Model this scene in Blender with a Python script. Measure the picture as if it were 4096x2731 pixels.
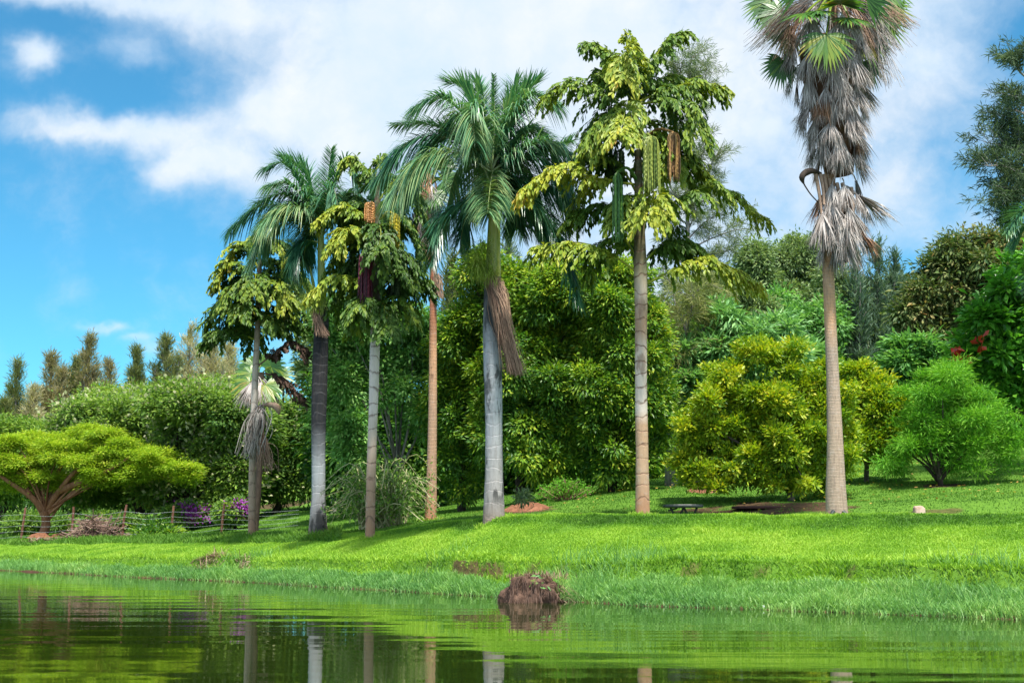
import bpy, math
import numpy as np
from math import radians, sin, cos, pi
S = bpy.context.scene
COL = S.collection
for o in list(bpy.data.objects):
    bpy.data.objects.remove(o)

# ------------------------------------------------------------------ camera
FPX, HC = 1422.2, 1.38                 # focal length in pixels of a 1024 px wide picture, eye height over the water
TH = math.atan(190.0 / FPX)
cam = bpy.data.cameras.new('camera'); camo = bpy.data.objects.new('camera', cam); COL.objects.link(camo)
cam.lens = 50.0; cam.sensor_width = 36.0; cam.clip_end = 3000.0; cam.clip_start = 0.1
camo.location = (0, 0, HC); camo.rotation_euler = (radians(90) + TH, 0, 0)
cam.dof.use_dof = True; cam.dof.focus_distance = 36.0; cam.dof.aperture_fstop = 2.2
S.camera = camo
S.view_settings.view_transform = 'Standard'; S.view_settings.look = 'None'
S.view_settings.exposure = 1.15; S.view_settings.gamma = 1.0; S.view_settings.use_curve_mapping = False
S.render.engine = 'CYCLES'
S.cycles.max_bounces = 6; S.cycles.diffuse_bounces = 3; S.cycles.glossy_bounces = 3; S.cycles.transmission_bounces = 4
S.cycles.use_denoising = True

# ------------------------------------------------------------------ sun and sky
SUN_EL, SUN_AZ = radians(68), radians(160)         # azimuth from +Y (away from the camera) towards +X
SD = np.array((sin(SUN_AZ) * cos(SUN_EL), cos(SUN_AZ) * cos(SUN_EL), sin(SUN_EL)))
sun = bpy.data.lights.new('sun', 'SUN'); suno = bpy.data.objects.new('sun', sun); COL.objects.link(suno)
sun.energy = 4.6; sun.angle = radians(4.0); sun.color = (1.0, 0.95, 0.86)
suno.rotation_euler = (radians(90) - SUN_EL, 0, pi - SUN_AZ)
suno.location = (30, 10, 60)

class NT:
    """small helper for node trees"""
    def __init__(s, nt): s.nt = nt; nt.nodes.clear()
    def n(s, t, ins=None, **kw):
        nd = s.nt.nodes.new(t)
        for k, v in kw.items(): setattr(nd, k, v)
        for k, v in (ins or {}).items(): s.put(nd.inputs[k], v)
        return nd
    def put(s, sock, v):
        if isinstance(v, bpy.types.NodeSocket): s.nt.links.new(v, sock)
        elif isinstance(v, bpy.types.Node): s.nt.links.new(v.outputs[0], sock)
        else:
            if hasattr(sock.default_value, '__len__') and hasattr(v, '__len__') and len(sock.default_value) == 4 and len(v) == 3: v = (*v, 1)
            sock.default_value = v
    def m(s, op, a, b=0.0, c=0.0, clamp=False):
        nd = s.nt.nodes.new('ShaderNodeMath'); nd.operation = op; nd.use_clamp = clamp
        s.put(nd.inputs[0], a); s.put(nd.inputs[1], b); s.put(nd.inputs[2], c)
        return nd.outputs[0]
    def vm(s, op, a, b=(0, 0, 0)):
        nd = s.nt.nodes.new('ShaderNodeVectorMath'); nd.operation = op
        s.put(nd.inputs[0], a); s.put(nd.inputs[1], b)
        return nd
    def ramp(s, fac, stops, interp='LINEAR'):
        nd = s.nt.nodes.new('ShaderNodeValToRGB'); cr = nd.color_ramp; cr.interpolation = interp
        while len(cr.elements) > 1: cr.elements.remove(cr.elements[-1])
        cr.elements[0].position = stops[0][0]; cr.elements[0].color = (*stops[0][1], 1)
        for p, c in stops[1:]:
            e = cr.elements.new(p); e.color = (*c, 1)
        s.put(nd.inputs[0], fac)
        return nd.outputs[0]
    def mix(s, fac, a, b, blend='MIX'):
        nd = s.nt.nodes.new('ShaderNodeMix'); nd.data_type = 'RGBA'; nd.blend_type = blend
        s.put(nd.inputs[0], fac); s.put(nd.inputs[6], a); s.put(nd.inputs[7], b)
        return nd.outputs[2]
    def sstep(s, x, a, b):
        nd = s.nt.nodes.new('ShaderNodeMapRange'); nd.interpolation_type = 'SMOOTHSTEP'
        s.put(nd.inputs[0], x); nd.inputs[1].default_value = a; nd.inputs[2].default_value = b
        return nd.outputs[0]

world = bpy.data.worlds.new('World'); S.world = world; world.use_nodes = True
t = NT(world.node_tree)
sky = t.n('ShaderNodeTexSky', sky_type='NISHITA', sun_disc=False, sun_elevation=SUN_EL, sun_rotation=SUN_AZ)
sky.altitude = 1500; sky.air_density = 1.0; sky.dust_density = 0.6; sky.ozone_density = 2.0
geo = t.n('ShaderNodeTexCoord')
d = geo.outputs['Generated']
sep = t.n('ShaderNodeSeparateXYZ', {0: d})
dy = t.m('MAXIMUM', sep.outputs[1], 0.12)
u = t.m('DIVIDE', sep.outputs[0], dy); v = t.m('DIVIDE', sep.outputs[2], dy)
uv = t.n('ShaderNodeCombineXYZ', {0: u, 1: v, 2: 0.0})
warp = t.n('ShaderNodeTexNoise', {'Vector': uv, 'Scale': 9.0, 'Detail': 5.0, 'Roughness': 0.6})
wv = t.vm('MULTIPLY', t.vm('SUBTRACT', warp.outputs['Color'], (.5, .5, .5)), (.075, .06, 0))
uvw = t.vm('ADD', uv, wv)
def blob(px, py, rx, ry, amp):
    """a soft bank of cloud: centre and size as an angle in the sky, written in 1024 px picture units"""
    u0, v0 = (px - 512) / FPX, math.tan(TH + math.atan((341 - py) / FPX))
    q = t.vm('MULTIPLY', t.vm('SUBTRACT', uvw, (u0, v0, 0)), (FPX / rx, FPX / ry, 0))
    r2 = t.vm('DOT_PRODUCT', q, q).outputs['Value']
    return t.m('MULTIPLY', t.m('EXPONENT', t.m('MULTIPLY', r2, -1.0)), amp)
tot = None
for b in [(620, 70, 290, 210, 1.0), (400, 40, 170, 90, .75), (330, 120, 95, 42, .65), (250, 105, 60, 26, .35), (205, 160, 52, 24, .8), (150, 128, 60, 20, .62), (60, 120, 80, 17, .72), (300, 185, 80, 20, .55), (165, 165, 30, 14, .4),
          (14, 62, 34, 22, .85), (30, 74, 22, 12, .3), (112, 46, 34, 20, .52), (60, -2, 150, 17, .75), (200, 8, 90, 26, .5), (102, 331, 24, 6, .55), (124, 344, 22, 7, .42), (140, 356, 22, 8, .3),
          (930, 60, 60, 48, .42), (975, 30, 60, 60, .2), (900, 150, 200, 120, .20), (770, 122, 16, 8, .22), (940, -6, 120, 26, .4), (620, 330, 190, 110, .42), (900, 236, 150, 24, .14), (240, 400, 90, 12, .16)]:
    e = blob(*b)
    tot = e if tot is None else t.m('ADD', tot, e)
n1 = t.n('ShaderNodeTexNoise', {'Vector': uv, 'Scale': 13.0, 'Detail': 8.0, 'Roughness': 0.60})
n2 = t.n('ShaderNodeTexNoise', {'Vector': uv, 'Scale': 3.5, 'Detail': 3.0, 'Roughness': 0.5})
n4 = t.n('ShaderNodeTexNoise', {'Vector': uvw, 'Scale': 27.0, 'Detail': 7.0, 'Roughness': 0.62})
dens = t.m('ADD', t.m('ADD', tot, t.m('MULTIPLY', t.m('SUBTRACT', n4.outputs[0], .5), .55)), t.m('MULTIPLY', t.m('ADD', t.m('SUBTRACT', n1.outputs[0], .5), t.m('MULTIPLY', t.m('SUBTRACT', n2.outputs[0], .5), .9)), .62))
cov = t.sstep(dens, .02, 1.02)
# all the sky that is not straight ahead: broken fair-weather cloud
n3 = t.n('ShaderNodeTexNoise', {'Vector': d, 'Scale': 3.0, 'Detail': 5.0, 'Roughness': 0.55})
covb = t.m('MULTIPLY', t.sstep(n3.outputs[0], .38, .62), .92)
front = t.sstep(sep.outputs[1], .2, .5)
cov = t.m('ADD', t.m('MULTIPLY', cov, front), t.m('MULTIPLY', covb, t.m('SUBTRACT', 1.0, front)))
cov = t.m('MULTIPLY', cov, .93)
ccol = t.ramp(t.m('ADD', t.m('MULTIPLY', n2.outputs[0], .5), t.m('ADD', t.m('MULTIPLY', n1.outputs[0], .3), t.m('MULTIPLY', n4.outputs[0], .2))), [(.36, (.50, .64, .79)), (.5, (.63, .70, .78)), (.60, (.75, .765, .785))])
skyt = t.mix(1.0, sky.outputs[0], (.39, 1.02, 1.12), 'MULTIPLY')
bg1 = t.n('ShaderNodeBackground', {'Color': skyt, 'Strength': 0.073})
# clouds behind the camera, out of view, made thicker and brighter as fill light
bg2 = t.n('ShaderNodeBackground', {'Color': ccol, 'Strength': t.m('ADD', .62, t.m('MULTIPLY', t.m('SUBTRACT', 1.0, front), .75))})
mx = t.n('ShaderNodeMixShader', {0: cov, 1: bg1.outputs[0], 2: bg2.outputs[0]})
t.n('ShaderNodeOutputWorld', {0: mx.outputs[0]})

# ------------------------------------------------------------------ geometry helpers
def rng(seed): return np.random.default_rng(seed)
def nrm(a): return a / np.maximum(np.linalg.norm(a, axis=-1, keepdims=True), 1e-9)
def ray(px, py):
    uu, vv = (px - 512) / FPX, (341 - py) / FPX
    return np.array((uu, cos(TH) - vv * sin(TH), sin(TH) + vv * cos(TH)))
def at(px, py, Y):
    """the point of the place seen at a picture position, Y metres away"""
    r = ray(px, py); k = Y / r[1]
    return np.array((r[0] * k, Y, HC + r[2] * k))
def h3(ix, iy, iz, seed=0):
    n = (ix.astype(np.int64) * 374761393 + iy.astype(np.int64) * 668265263 + iz.astype(np.int64) * 2147483647 + seed * 974634777) & 0xffffffff
    n = ((n ^ (n >> 13)) * 1274126177) & 0xffffffff
    n = ((n ^ (n >> 15)) * 2246822519) & 0xffffffff
    return ((n ^ (n >> 16)) & 0xffff) / 65535.0
def vnoise(p, seed=0):
    p = np.atleast_2d(p); i = np.floor(p).astype(np.int64); f = p - i; f = f * f * (3 - 2 * f)
    r = 0
    for a in (0, 1):
        for b in (0, 1):
            for c in (0, 1):
                w = (f[:, 0] if a else 1 - f[:, 0]) * (f[:, 1] if b else 1 - f[:, 1]) * (f[:, 2] if c else 1 - f[:, 2])
                r = r + w * h3(i[:, 0] + a, i[:, 1] + b, i[:, 2] + c, seed)
    return r
def fbm(p, seed=0, o=3):
    r = 0; a = .5
    for k in range(o): r = r + a * vnoise(p * 2 ** k, seed + k); a *= .5
    return r
class G:
    def __init__(s): s.V = []; s.F = {3: [], 4: []}; s.R = {3: [], 4: []}; s.n = 0
    def add(s, V, F, r=0.5):
        V = np.asarray(V, float).reshape(-1, 3); F = np.asarray(F, int)
        s.V.append(V); k = F.shape[1]; s.F[k].append(F + s.n); s.n += len(V)
        s.R[k].append(np.broadcast_to(np.asarray(r, float), (len(F),)))
        return s
LOC = {}
def mk(name, g, mat, parent=None, smooth=False, origin=None):
    V = np.concatenate(g.V)
    o_loc = LOC[parent.name] if parent is not None else (np.zeros(3) if origin is None else np.asarray(origin, float))
    V = V - o_loc
    F4 = np.concatenate(g.F[4]) if g.F[4] else np.zeros((0, 4), int)
    F3 = np.concatenate(g.F[3]) if g.F[3] else np.zeros((0, 3), int)
    R = np.concatenate([np.concatenate(g.R[4]) if g.R[4] else np.zeros(0), np.concatenate(g.R[3]) if g.R[3] else np.zeros(0)])
    me = bpy.data.meshes.new(name)
    me.vertices.add(len(V)); me.vertices.foreach_set('co', V.astype(np.float32).ravel())
    li = np.concatenate([F4.ravel(), F3.ravel()]).astype(np.int32)
    me.loops.add(len(li)); me.loops.foreach_set('vertex_index', li)
    st = np.concatenate([np.arange(len(F4)) * 4, len(F4) * 4 + np.arange(len(F3)) * 3]).astype(np.int32)
    me.polygons.add(len(st)); me.polygons.foreach_set('loop_start', st)
    a = me.attributes.new('rnd', 'FLOAT', 'FACE'); a.data.foreach_set('value', R.astype(np.float32))
    me.update(calc_edges=True)
    me.polygons.foreach_set('use_smooth', np.full(len(st), smooth))
    me.materials.append(mat)
    ob = bpy.data.objects.new(name, me); COL.objects.link(ob)
    if parent is not None: ob.parent = parent
    else: ob.location = o_loc
    LOC[ob.name] = o_loc
    return ob
def thing(name, label, cat, loc, group=None):
    o = bpy.data.objects.new(name, None); COL.objects.link(o); o.location = loc; o.empty_display_size = .3
    LOC[o.name] = np.asarray(loc, float)
    return tag(o, label, cat, group)
def tag(o, label, cat, group=None, kind=None):
    if label: o['label'] = label
    if cat: o['category'] = cat
    if group: o['group'] = group
    if kind: o['kind'] = kind
    return o
def struct(o): o['kind'] = 'structure'; return o
def smooth_path(P, n):
    P = np.asarray(P, float)
    if len(P) == 2: return P[0] + (P[1] - P[0]) * np.linspace(0, 1, n)[:, None]
    Q = np.vstack([2 * P[0] - P[1], P, 2 * P[-1] - P[-2]])
    d = np.r_[0, np.cumsum(np.linalg.norm(np.diff(P, axis=0), axis=1))]
    tt = np.linspace(0, d[-1], n); out = []
    for x in tt:
        i = min(int(np.searchsorted(d, x, 'right')) - 1, len(P) - 2); f = (x - d[i]) / max(d[i + 1] - d[i], 1e-9)
        a, b, c, e = Q[i], Q[i + 1], Q[i + 2], Q[i + 3]
        out.append(.5 * (2 * b + (c - a) * f + (2 * a - 5 * b + 4 * c - e) * f * f + (3 * b - a - 3 * c + e) * f ** 3))
    return np.array(out)
def tube(P, R, k=8, cap=True):
    P = np.asarray(P, float); n = len(P); R = np.broadcast_to(np.asarray(R, float), (n,))
    T = nrm(np.gradient(P, axis=0)); ref = np.array((0, 1., 0)) if abs(T[0][1]) < .8 else np.array((1., 0, 0))
    ang = np.arange(k) * 2 * pi / k; V = []
    a = nrm(np.cross(T[0], ref))
    for i in range(n):
        a = nrm(a - T[i] * np.dot(a, T[i])); b = np.cross(T[i], a)
        V.append(P[i] + R[i] * (np.cos(ang)[:, None] * a + np.sin(ang)[:, None] * b))
    V = np.concatenate(V); i = np.arange(n - 1)[:, None] * k; j = np.arange(k)[None]
    F = np.stack([i + j, i + (j + 1) % k, i + k + (j + 1) % k, i + k + j], -1).reshape(-1, 4)
    return V, F
def disc(P, r, k=12, up=True):
    a = np.arange(k) * 2 * pi / k
    V = np.vstack([[P], np.asarray(P) + np.stack([np.cos(a) * r, np.sin(a) * r, a * 0], 1)])
    j = np.arange(k); F = np.stack([j * 0, 1 + j, 1 + (j + 1) % k], 1)
    return V, (F if up else F[:, ::-1])
def kites(P, D, N, L, W, wpos=.45, fold=.12, droop=0.0):
    """one four-cornered leaf at every point P along D with upper side N"""
    n = len(P); L = np.broadcast_to(L, (n,))[:, None]; W = np.broadcast_to(W, (n,))[:, None]
    D = nrm(D); S_ = nrm(np.cross(D, N)); N2 = np.cross(S_, D)
    mid = P + D * L * wpos
    V = np.stack([P, mid - S_ * W / 2 + N2 * fold * W, P + D * L - np.array((0, 0, 1.)) * droop * L, mid + S_ * W / 2 + N2 * fold * W], 1).reshape(-1, 3)
    return V, np.arange(4 * n).reshape(n, 4)
def ribbons(P, D, L, W, droop, seg=4, side=None, taper=(.6, 1, .8, .45, .05)):
    """long leaflets that start at P along D and bend down; W is the full width"""
    n = len(P); D = nrm(D); L = np.broadcast_to(L, (n,)); droop = np.broadcast_to(droop, (n,)); W = np.broadcast_to(W, (n,))
    s = np.linspace(0, 1, seg + 1)
    C = P[:, None] + D[:, None] * (L[:, None] * s)[..., None]
    C[:, :, 2] -= (droop[:, None] * L[:, None] * s ** 2)
    if side is None: side = nrm(np.cross(D, np.array((0, 0, 1.)) + 1e-3))
    w = np.interp(s, np.linspace(0, 1, len(taper)), taper)[None, :, None] * W[:, None, None] / 2
    A = C - side[:, None] * w; B = C + side[:, None] * w
    V = np.stack([A, B], 2).reshape(-1, 3)
    i = (np.arange(n) * 2 * (seg + 1))[:, None] + np.arange(seg)[None] * 2
    F = np.stack([i, i + 1, i + 3, i + 2], -1).reshape(-1, 4)
    return V, F
def rv(r, n): return nrm(r.normal(size=(n, 3)))

# ------------------------------------------------------------------ materials
def new_mat(name):
    m = bpy.data.materials.new(name); m.use_nodes = True
    return m, NT(m.node_tree)
def leaf_mat(name, stops, trans=.30, rough=.45, spec=.35, nscale=.9, namp=.35, tint=(1.1, 1.15, .55)):
    """leaves: colour differs from leaf to leaf and from clump to clump, part of the light goes through"""
    m, t = new_mat(name)
    a = t.n('ShaderNodeAttribute', attribute_name='rnd')
    tc = t.n('ShaderNodeTexCoord')
    nz = t.n('ShaderNodeTexNoise', {'Vector': tc.outputs['Object'], 'Scale': nscale, 'Detail': 2.0})
    f = t.m('ADD', a.outputs['Fac'], t.m('MULTIPLY', t.m('SUBTRACT', nz.outputs[0], .5), namp * 2), clamp=True)
    c = t.ramp(f, stops)
    p = t.n('ShaderNodeBsdfPrincipled', {'Base Color': c, 'Roughness': rough, 'Specular IOR Level': spec})
    tr = t.n('ShaderNodeBsdfTranslucent', {'Color': t.mix(1.0, c, tint, 'MULTIPLY')})
    mx = t.n('ShaderNodeMixShader', {0: trans, 1: p.outputs[0], 2: tr.outputs[0]})
    t.n('ShaderNodeOutputMaterial', {0: mx.outputs[0]})
    return m
def plain_mat(name, c1, c2, scale=8.0, rough=.8, spec=.2, bump=.3, metal=0.0, stretch=(1, 1, 1), bdist=.02):
    m, t = new_mat(name)
    tc = t.n('ShaderNodeTexCoord')
    mp = t.n('ShaderNodeMapping', {'Vector': tc.outputs['Object'], 'Scale': stretch})
    nz = t.n('ShaderNodeTexNoise', {'Vector': mp.outputs[0], 'Scale': scale, 'Detail': 6.0, 'Roughness': .65})
    at_ = t.n('ShaderNodeAttribute', attribute_name='rnd')
    f = t.m('ADD', nz.outputs[0], t.m('MULTIPLY', t.m('SUBTRACT', at_.outputs['Fac'], .5), .6), clamp=True)
    c = t.ramp(f, [(.3, c1), (.7, c2)])
    bp = t.n('ShaderNodeBump', {'Height': nz.outputs[0], 'Strength': bump, 'Distance': bdist})
    p = t.n('ShaderNodeBsdfPrincipled', {'Base Color': c, 'Roughness': rough, 'Specular IOR Level': spec, 'Metallic': metal, 'Normal': bp.outputs[0]})
    t.n('ShaderNodeOutputMaterial', {0: p.outputs[0]})
    return m
def trunk_mat(name, stops, H, ring=9.0, ringamt=.35, ringcol=(.12, .08, .055), blotch=None, blotchcol=(.02, .022, .022), streak=.4, fiss=18.0, nz_scale=6.0, light=.35):
    """bark of a palm: colour changes with height (stops over 0..1 of H), leaf-scar rings, blotches and stains"""
    m, t = new_mat(name)
    tc = t.n('ShaderNodeTexCoord'); sp = t.n('ShaderNodeSeparateXYZ', {0: tc.outputs['Object']})
    z = sp.outputs[2]
    nb = t.n('ShaderNodeTexNoise', {'Vector': tc.outputs['Object'], 'Scale': 1.3, 'Detail': 4.0})
    h = t.m('ADD', t.m('DIVIDE', z, H), t.m('MULTIPLY', t.m('SUBTRACT', nb.outputs[0], .5), .10))
    c = t.ramp(h, stops)
    nf = t.n('ShaderNodeTexNoise', {'Vector': t.n('ShaderNodeMapping', {'Vector': tc.outputs['Object'], 'Scale': (1, 1, .12)}).outputs[0], 'Scale': fiss, 'Detail': 5.0, 'Roughness': .7})
    nm = t.n('ShaderNodeTexNoise', {'Vector': tc.outputs['Object'], 'Scale': nz_scale, 'Detail': 6.0, 'Roughness': .7})
    c = t.mix(t.m('MULTIPLY', t.sstep(nf.outputs[0], .42, .72), streak), c, (.09, .07, .055))
    c = t.mix(t.m('MULTIPLY', t.sstep(nm.outputs[0], .5, .75), light), c, (.42, .40, .38))
    # rings: uneven spacing
    nr = t.n('ShaderNodeTexNoise', {'Vector': tc.outputs['Object'], 'Scale': 2.2, 'Detail': 3.0})
    zz = t.m('ADD', t.m('MULTIPLY', z, ring), t.m('MULTIPLY', nr.outputs[0], 1.6))
    fr = t.m('FRACT', zz)
    rg = t.m('MULTIPLY', t.sstep(fr, .80, .93), t.sstep(nm.outputs[0], .25, .6))
    c = t.mix(t.m('MULTIPLY', rg, ringamt), c, ringcol)
    if blotch:
        scale, lo, hi, z0, z1, amt = blotch
        nq = t.n('ShaderNodeTexNoise', {'Vector': t.n('ShaderNodeMapping', {'Vector': tc.outputs['Object'], 'Scale': (1, 1, .35)}).outputs[0], 'Scale': scale, 'Detail': 5.0, 'Roughness': .62})
        k = t.m('MULTIPLY', t.sstep(nq.outputs[0], lo, hi), t.m('MULTIPLY', t.sstep(z, z0 - .25, z0 + .25), t.m('SUBTRACT', 1.0, t.sstep(z, z1 - .25, z1 + .25))))
        c = t.mix(t.m('MULTIPLY', k, amt), c, blotchcol)
    hh = t.m('ADD', t.m('MULTIPLY', nf.outputs[0], .6), t.m('ADD', t.m('MULTIPLY', nm.outputs[0], .5), t.m('MULTIPLY', rg, -.5)))
    bp = t.n('ShaderNodeBump', {'Height': hh, 'Strength': .8, 'Distance': .025})
    p = t.n('ShaderNodeBsdfPrincipled', {'Base Color': c, 'Roughness': .85, 'Specular IOR Level': .2, 'Normal': bp.outputs[0]})
    t.n('ShaderNodeOutputMaterial', {0: p.outputs[0]})
    return m
BARK_DARK = plain_mat('dark_bark', (.018, .013, .010), (.06, .045, .035), 9, bump=.6, stretch=(1, 1, .3))
BARK_RED = plain_mat('red_bark', (.15, .062, .030), (.32, .16, .09), 9, bump=.6, stretch=(1, 1, .25))
BARK_GREY = plain_mat('grey_bark', (.10, .09, .08), (.27, .25, .23), 9, bump=.5, stretch=(1, 1, .3))
# ------------------------------------------------------------------ the ground: one sheet, pond bed, bank, lawn terrace and hillside
def pz(py, Y): return at(512, py, Y)[2]
# columns of the land: picture column -> distances and heights of bed, waterline, lip, ledge foot, ledge top, lawn end, terrace crest, dip, back lawn ...
COLS = [
    (-700, 75.0, [(79, .35), (79.6, .45), (86, .8), (92, 1.0), (110, 1.2), (130, 1.5), (160, 2.5), (220, 4)]),
    (0,    52.3, [(55, pz(559, 55)), (55.5, pz(556, 55.5)), (60, pz(546, 60)), (64, pz(540, 64)), (72, pz(537, 72)), (90, 1.5), (120, 2.2), (200, 4.2)]),
    (126,  44.4, [(46, pz(562, 46)), (46.5, pz(557, 46.5)), (51, pz(546, 51)), (56, pz(539, 56)), (64, pz(535, 64)), (80, 1.75), (110, 2.9), (200, 6)]),
    (252,  39.4, [(41, pz(565, 41)), (41.5, pz(560, 41.5)), (45, pz(545, 45)), (49, pz(537, 49)), (58, pz(530, 58)), (75, pz(508, 75)), (100, pz(488, 100)), (180, 8)]),
    (370,  34.4, [(36.2, pz(567, 36.2)), (36.7, pz(560, 36.7)), (39.5, pz(539, 39.5)), (42, pz(531, 42)), (47, pz(524, 47)), (56, pz(514, 56)), (80, pz(494, 80)), (180, 9)]),
    (494,  30.7, [(32, pz(571, 32)), (32.5, pz(560, 32.5)), (35, pz(531, 35)), (36.5, pz(515, 36.5)), (40, pz(513, 40)), (46, pz(507, 46)), (70, pz(490, 70)), (180, 10)]),
    (642,  27.0, [(28.7, pz(574, 28.7)), (29.2, pz(562, 29.2)), (32, pz(535, 32)), (34.5, pz(513, 34.5)), (37, 1.72), (45, pz(487, 45)), (60, pz(478, 60)), (180, 12)]),
    (836,  24.8, [(26.6, pz(579, 26.6)), (27.2, pz(565, 27.2)), (29.8, pz(537, 29.8)), (32, pz(513, 32)), (34.6, 1.66), (36.2, 1.97), (55, pz(456, 55)), (180, 14)]),
    (1024, 22.5, [(24.2, pz(585, 24.2)), (24.8, pz(568, 24.8)), (28, pz(543, 28)), (31, pz(512, 31)), (33.4, 1.68), (35.0, 2.27), (60, pz(446, 60)), (180, 16)]),
    (1900, 17.0, [(18, .5), (18.5, .75), (21, 1.15), (23, 1.8), (25.5, 1.75), (27, 2.4), (50, 5.5), (160, 16)]),
]
CC = np.array([(c[0] - 512) / FPX for c in COLS])
KY = np.array([[c[1] - 6, c[1] - .05, c[1] + .22] + [k[0] for k in c[2]] + [650] for c in COLS])
KZ = np.array([[-1.2, -.06, .06] + [k[1] - .05 for k in c[2]] + [34] for c in COLS])
KY[:, 4] = KY[:, 3] + .16; KZ[1:, 4] += .05; KZ[1:, 3] -= .04
def ground(x, y, bumps=True):
    x = np.atleast_1d(np.asarray(x, float)); y = np.atleast_1d(np.asarray(y, float))
    wob = (vnoise(np.stack([x * .35, y * .35, x * 0], 1), 5) - .5) * 1.2 + (vnoise(np.stack([x * 1.1, y * 1.1, x * 0], 1), 6) - .5) * .5
    c = np.clip(x / np.maximum(y, 1.0), CC[0], CC[-1])
    i = np.clip(np.searchsorted(CC, c) - 1, 0, len(CC) - 2); f = (c - CC[i]) / (CC[i + 1] - CC[i]); f = f[:, None]
    ky = KY[i] * (1 - f) + KY[i + 1] * f; kz = KZ[i] * (1 - f) + KZ[i + 1] * f
    ky = ky + wob[:, None] * np.array([.6, .45, .4, .9, 1, .6, .25] + [.5] * (ky.shape[1] - 7))
    z = np.full(len(x), kz[:, 0])
    for k in range(ky.shape[1] - 1):
        g = np.clip((y - ky[:, k]) / np.maximum(ky[:, k + 1] - ky[:, k], 1e-3), 0, 1)
        if k >= 4: g = g * .6 + (g * g * (3 - 2 * g)) * .4
        z = np.where(y >= ky[:, k], kz[:, k] + (kz[:, k + 1] - kz[:, k]) * g, z)
    if bumps:
        b = (fbm(np.stack([x * 1.6, y * 1.6, x * 0], 1), 3) - .44) * .07 + (vnoise(np.stack([x * .5, y * .5, x * 0], 1), 8) - .5) * .10
        z = z + b * np.clip((z - .02) / .25, 0, 1)
    return z
def gz(x, y): return float(ground(x, y)[0])
def hit(px, py, y0=18.0, y1=220.0):
    """where the sight line meets the ground"""
    ys = np.r_[np.arange(y0, 90, .06), np.arange(90, y1, .4)]
    r = ray(px, py); k = ys / r[1]
    zz = HC + r[2] * k; g = ground(r[0] * k, ys)
    ok = np.nonzero((zz <= g))[0]
    j = ok[0] if len(ok) else int(np.argmin(np.abs(zz - g)))
    return np.array((r[0] * k[j], ys[j], g[j]))
def stand(px, Y):
    """a ground point in a given direction at distance Y"""
    x = (px - 512) / FPX * Y * 1.0
    return np.array((x, Y, gz(x, Y)))
cc = np.linspace(-1.0, 1.05, 760)
cc = np.sort(np.r_[cc, np.linspace(-.42, .42, 500)])
s = np.r_[np.linspace(.55, .97, 14, endpoint=False), np.linspace(.97, 2.2, 330, endpoint=False), np.geomspace(2.2, 24, 90)]
CG, SG = np.meshgrid(cc, s)
Ysh = np.interp(CG, CC, KY[:, 1]); YG = Ysh * SG; XG = CG * YG
ZG = ground(XG.ravel(), YG.ravel())
g = G(); nc = len(cc); nr_ = len(s)
i = (np.arange(nr_ - 1)[:, None] * nc + np.arange(nc - 1)[None])
g.add(np.stack([XG.ravel(), YG.ravel(), ZG], 1), np.stack([i, i + 1, i + nc + 1, i + nc], -1).reshape(-1, 4))
# pond bed under the near water joins the sheet
m, t = new_mat('grassy_soil')
tc = t.n('ShaderNodeTexCoord'); P_ = tc.outputs['Object']
a = t.n('ShaderNodeTexNoise', {'Vector': P_, 'Scale': .5, 'Detail': 4.0}); b = t.n('ShaderNodeTexNoise', {'Vector': P_, 'Scale': 6.0, 'Detail': 6.0, 'Roughness': .7})
soil = t.ramp(b.outputs[0], [(.3, (.022, .013, .009)), (.7, (.105, .055, .034))])
grs = t.ramp(b.outputs[0], [(.3, (.045, .11, .012)), (.7, (.10, .20, .022))])
sa = t.n('ShaderNodeAttribute', attribute_name='soil')
f = t.m('ADD', t.m('MULTIPLY', sa.outputs['Fac'], 1.0), t.m('MULTIPLY', t.sstep(b.outputs[0], .58, .8), .35), clamp=True)
c = t.mix(f, grs, soil)
bp = t.n('ShaderNodeBump', {'Height': b.outputs[0], 'Strength': .8, 'Distance': .05})
p = t.n('ShaderNodeBsdfPrincipled', {'Base Color': c, 'Roughness': .95, 'Specular IOR Level': .1, 'Normal': bp.outputs[0]})
t.n('ShaderNodeOutputMaterial', {0: p.outputs[0]})
ter = struct(mk('ground', g, m, smooth=True))
# bare earth: the wet lip of the bank and worn patches
SOIL = []
def soil_spot(px, py, rx, ry, amt=1.0, Y=None):
    q = hit(px, py) if Y is None else stand(px, Y)
    SOIL.append((q[0], q[1], rx, ry, amt))
soil_spot(525, 510, .9, .8); soil_spot(706, 491, .55, .9); soil_spot(642, 514, .35, .3); soil_spot(836, 514, .55, .35); soil_spot(940, 485, .8, .5)
soil_spot(500, 517, .5, .3, .6); soil_spot(430, 520, .5, .3, .8); soil_spot(252, 538, .5, .4, .7); soil_spot(45, 540, 1.6, .8)
soil_spot(283, 505, 2.2, 3, .9); soil_spot(195, 521, 2.5, 2, .5)
def ledge(px):
    ys = np.arange(29, 37, .04); z = ground((px - 512) / FPX * ys, ys); i = int(np.argmax(np.diff(z))); return np.array(((px - 512) / FPX * ys[i], ys[i]))
for px in range(456, 499, 3):
    q_ = ledge(px); SOIL.append((q_[0], q_[1] - .02 + .07 * sin(px * 1.7), .10 + .04 * sin(px * 2.3), .12 + .06 * sin(px * .9), .85))
for px in (535, 560, 430, 690, 760, 850):
    q_ = ledge(px) if px < 640 else hit(px, 570 + (px - 690) * .03)[:2]; SOIL.append((q_[0], q_[1], .22, .10, .6))
for k in range(16):
    r_ = rng(450 + k); SOIL.append((*(stand(700 + 120 * r_.random(), 36.8 + 2.2 * r_.random())[:2]), .5 + .7 * r_.random(), .3 + .4 * r_.random(), .95))
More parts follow.
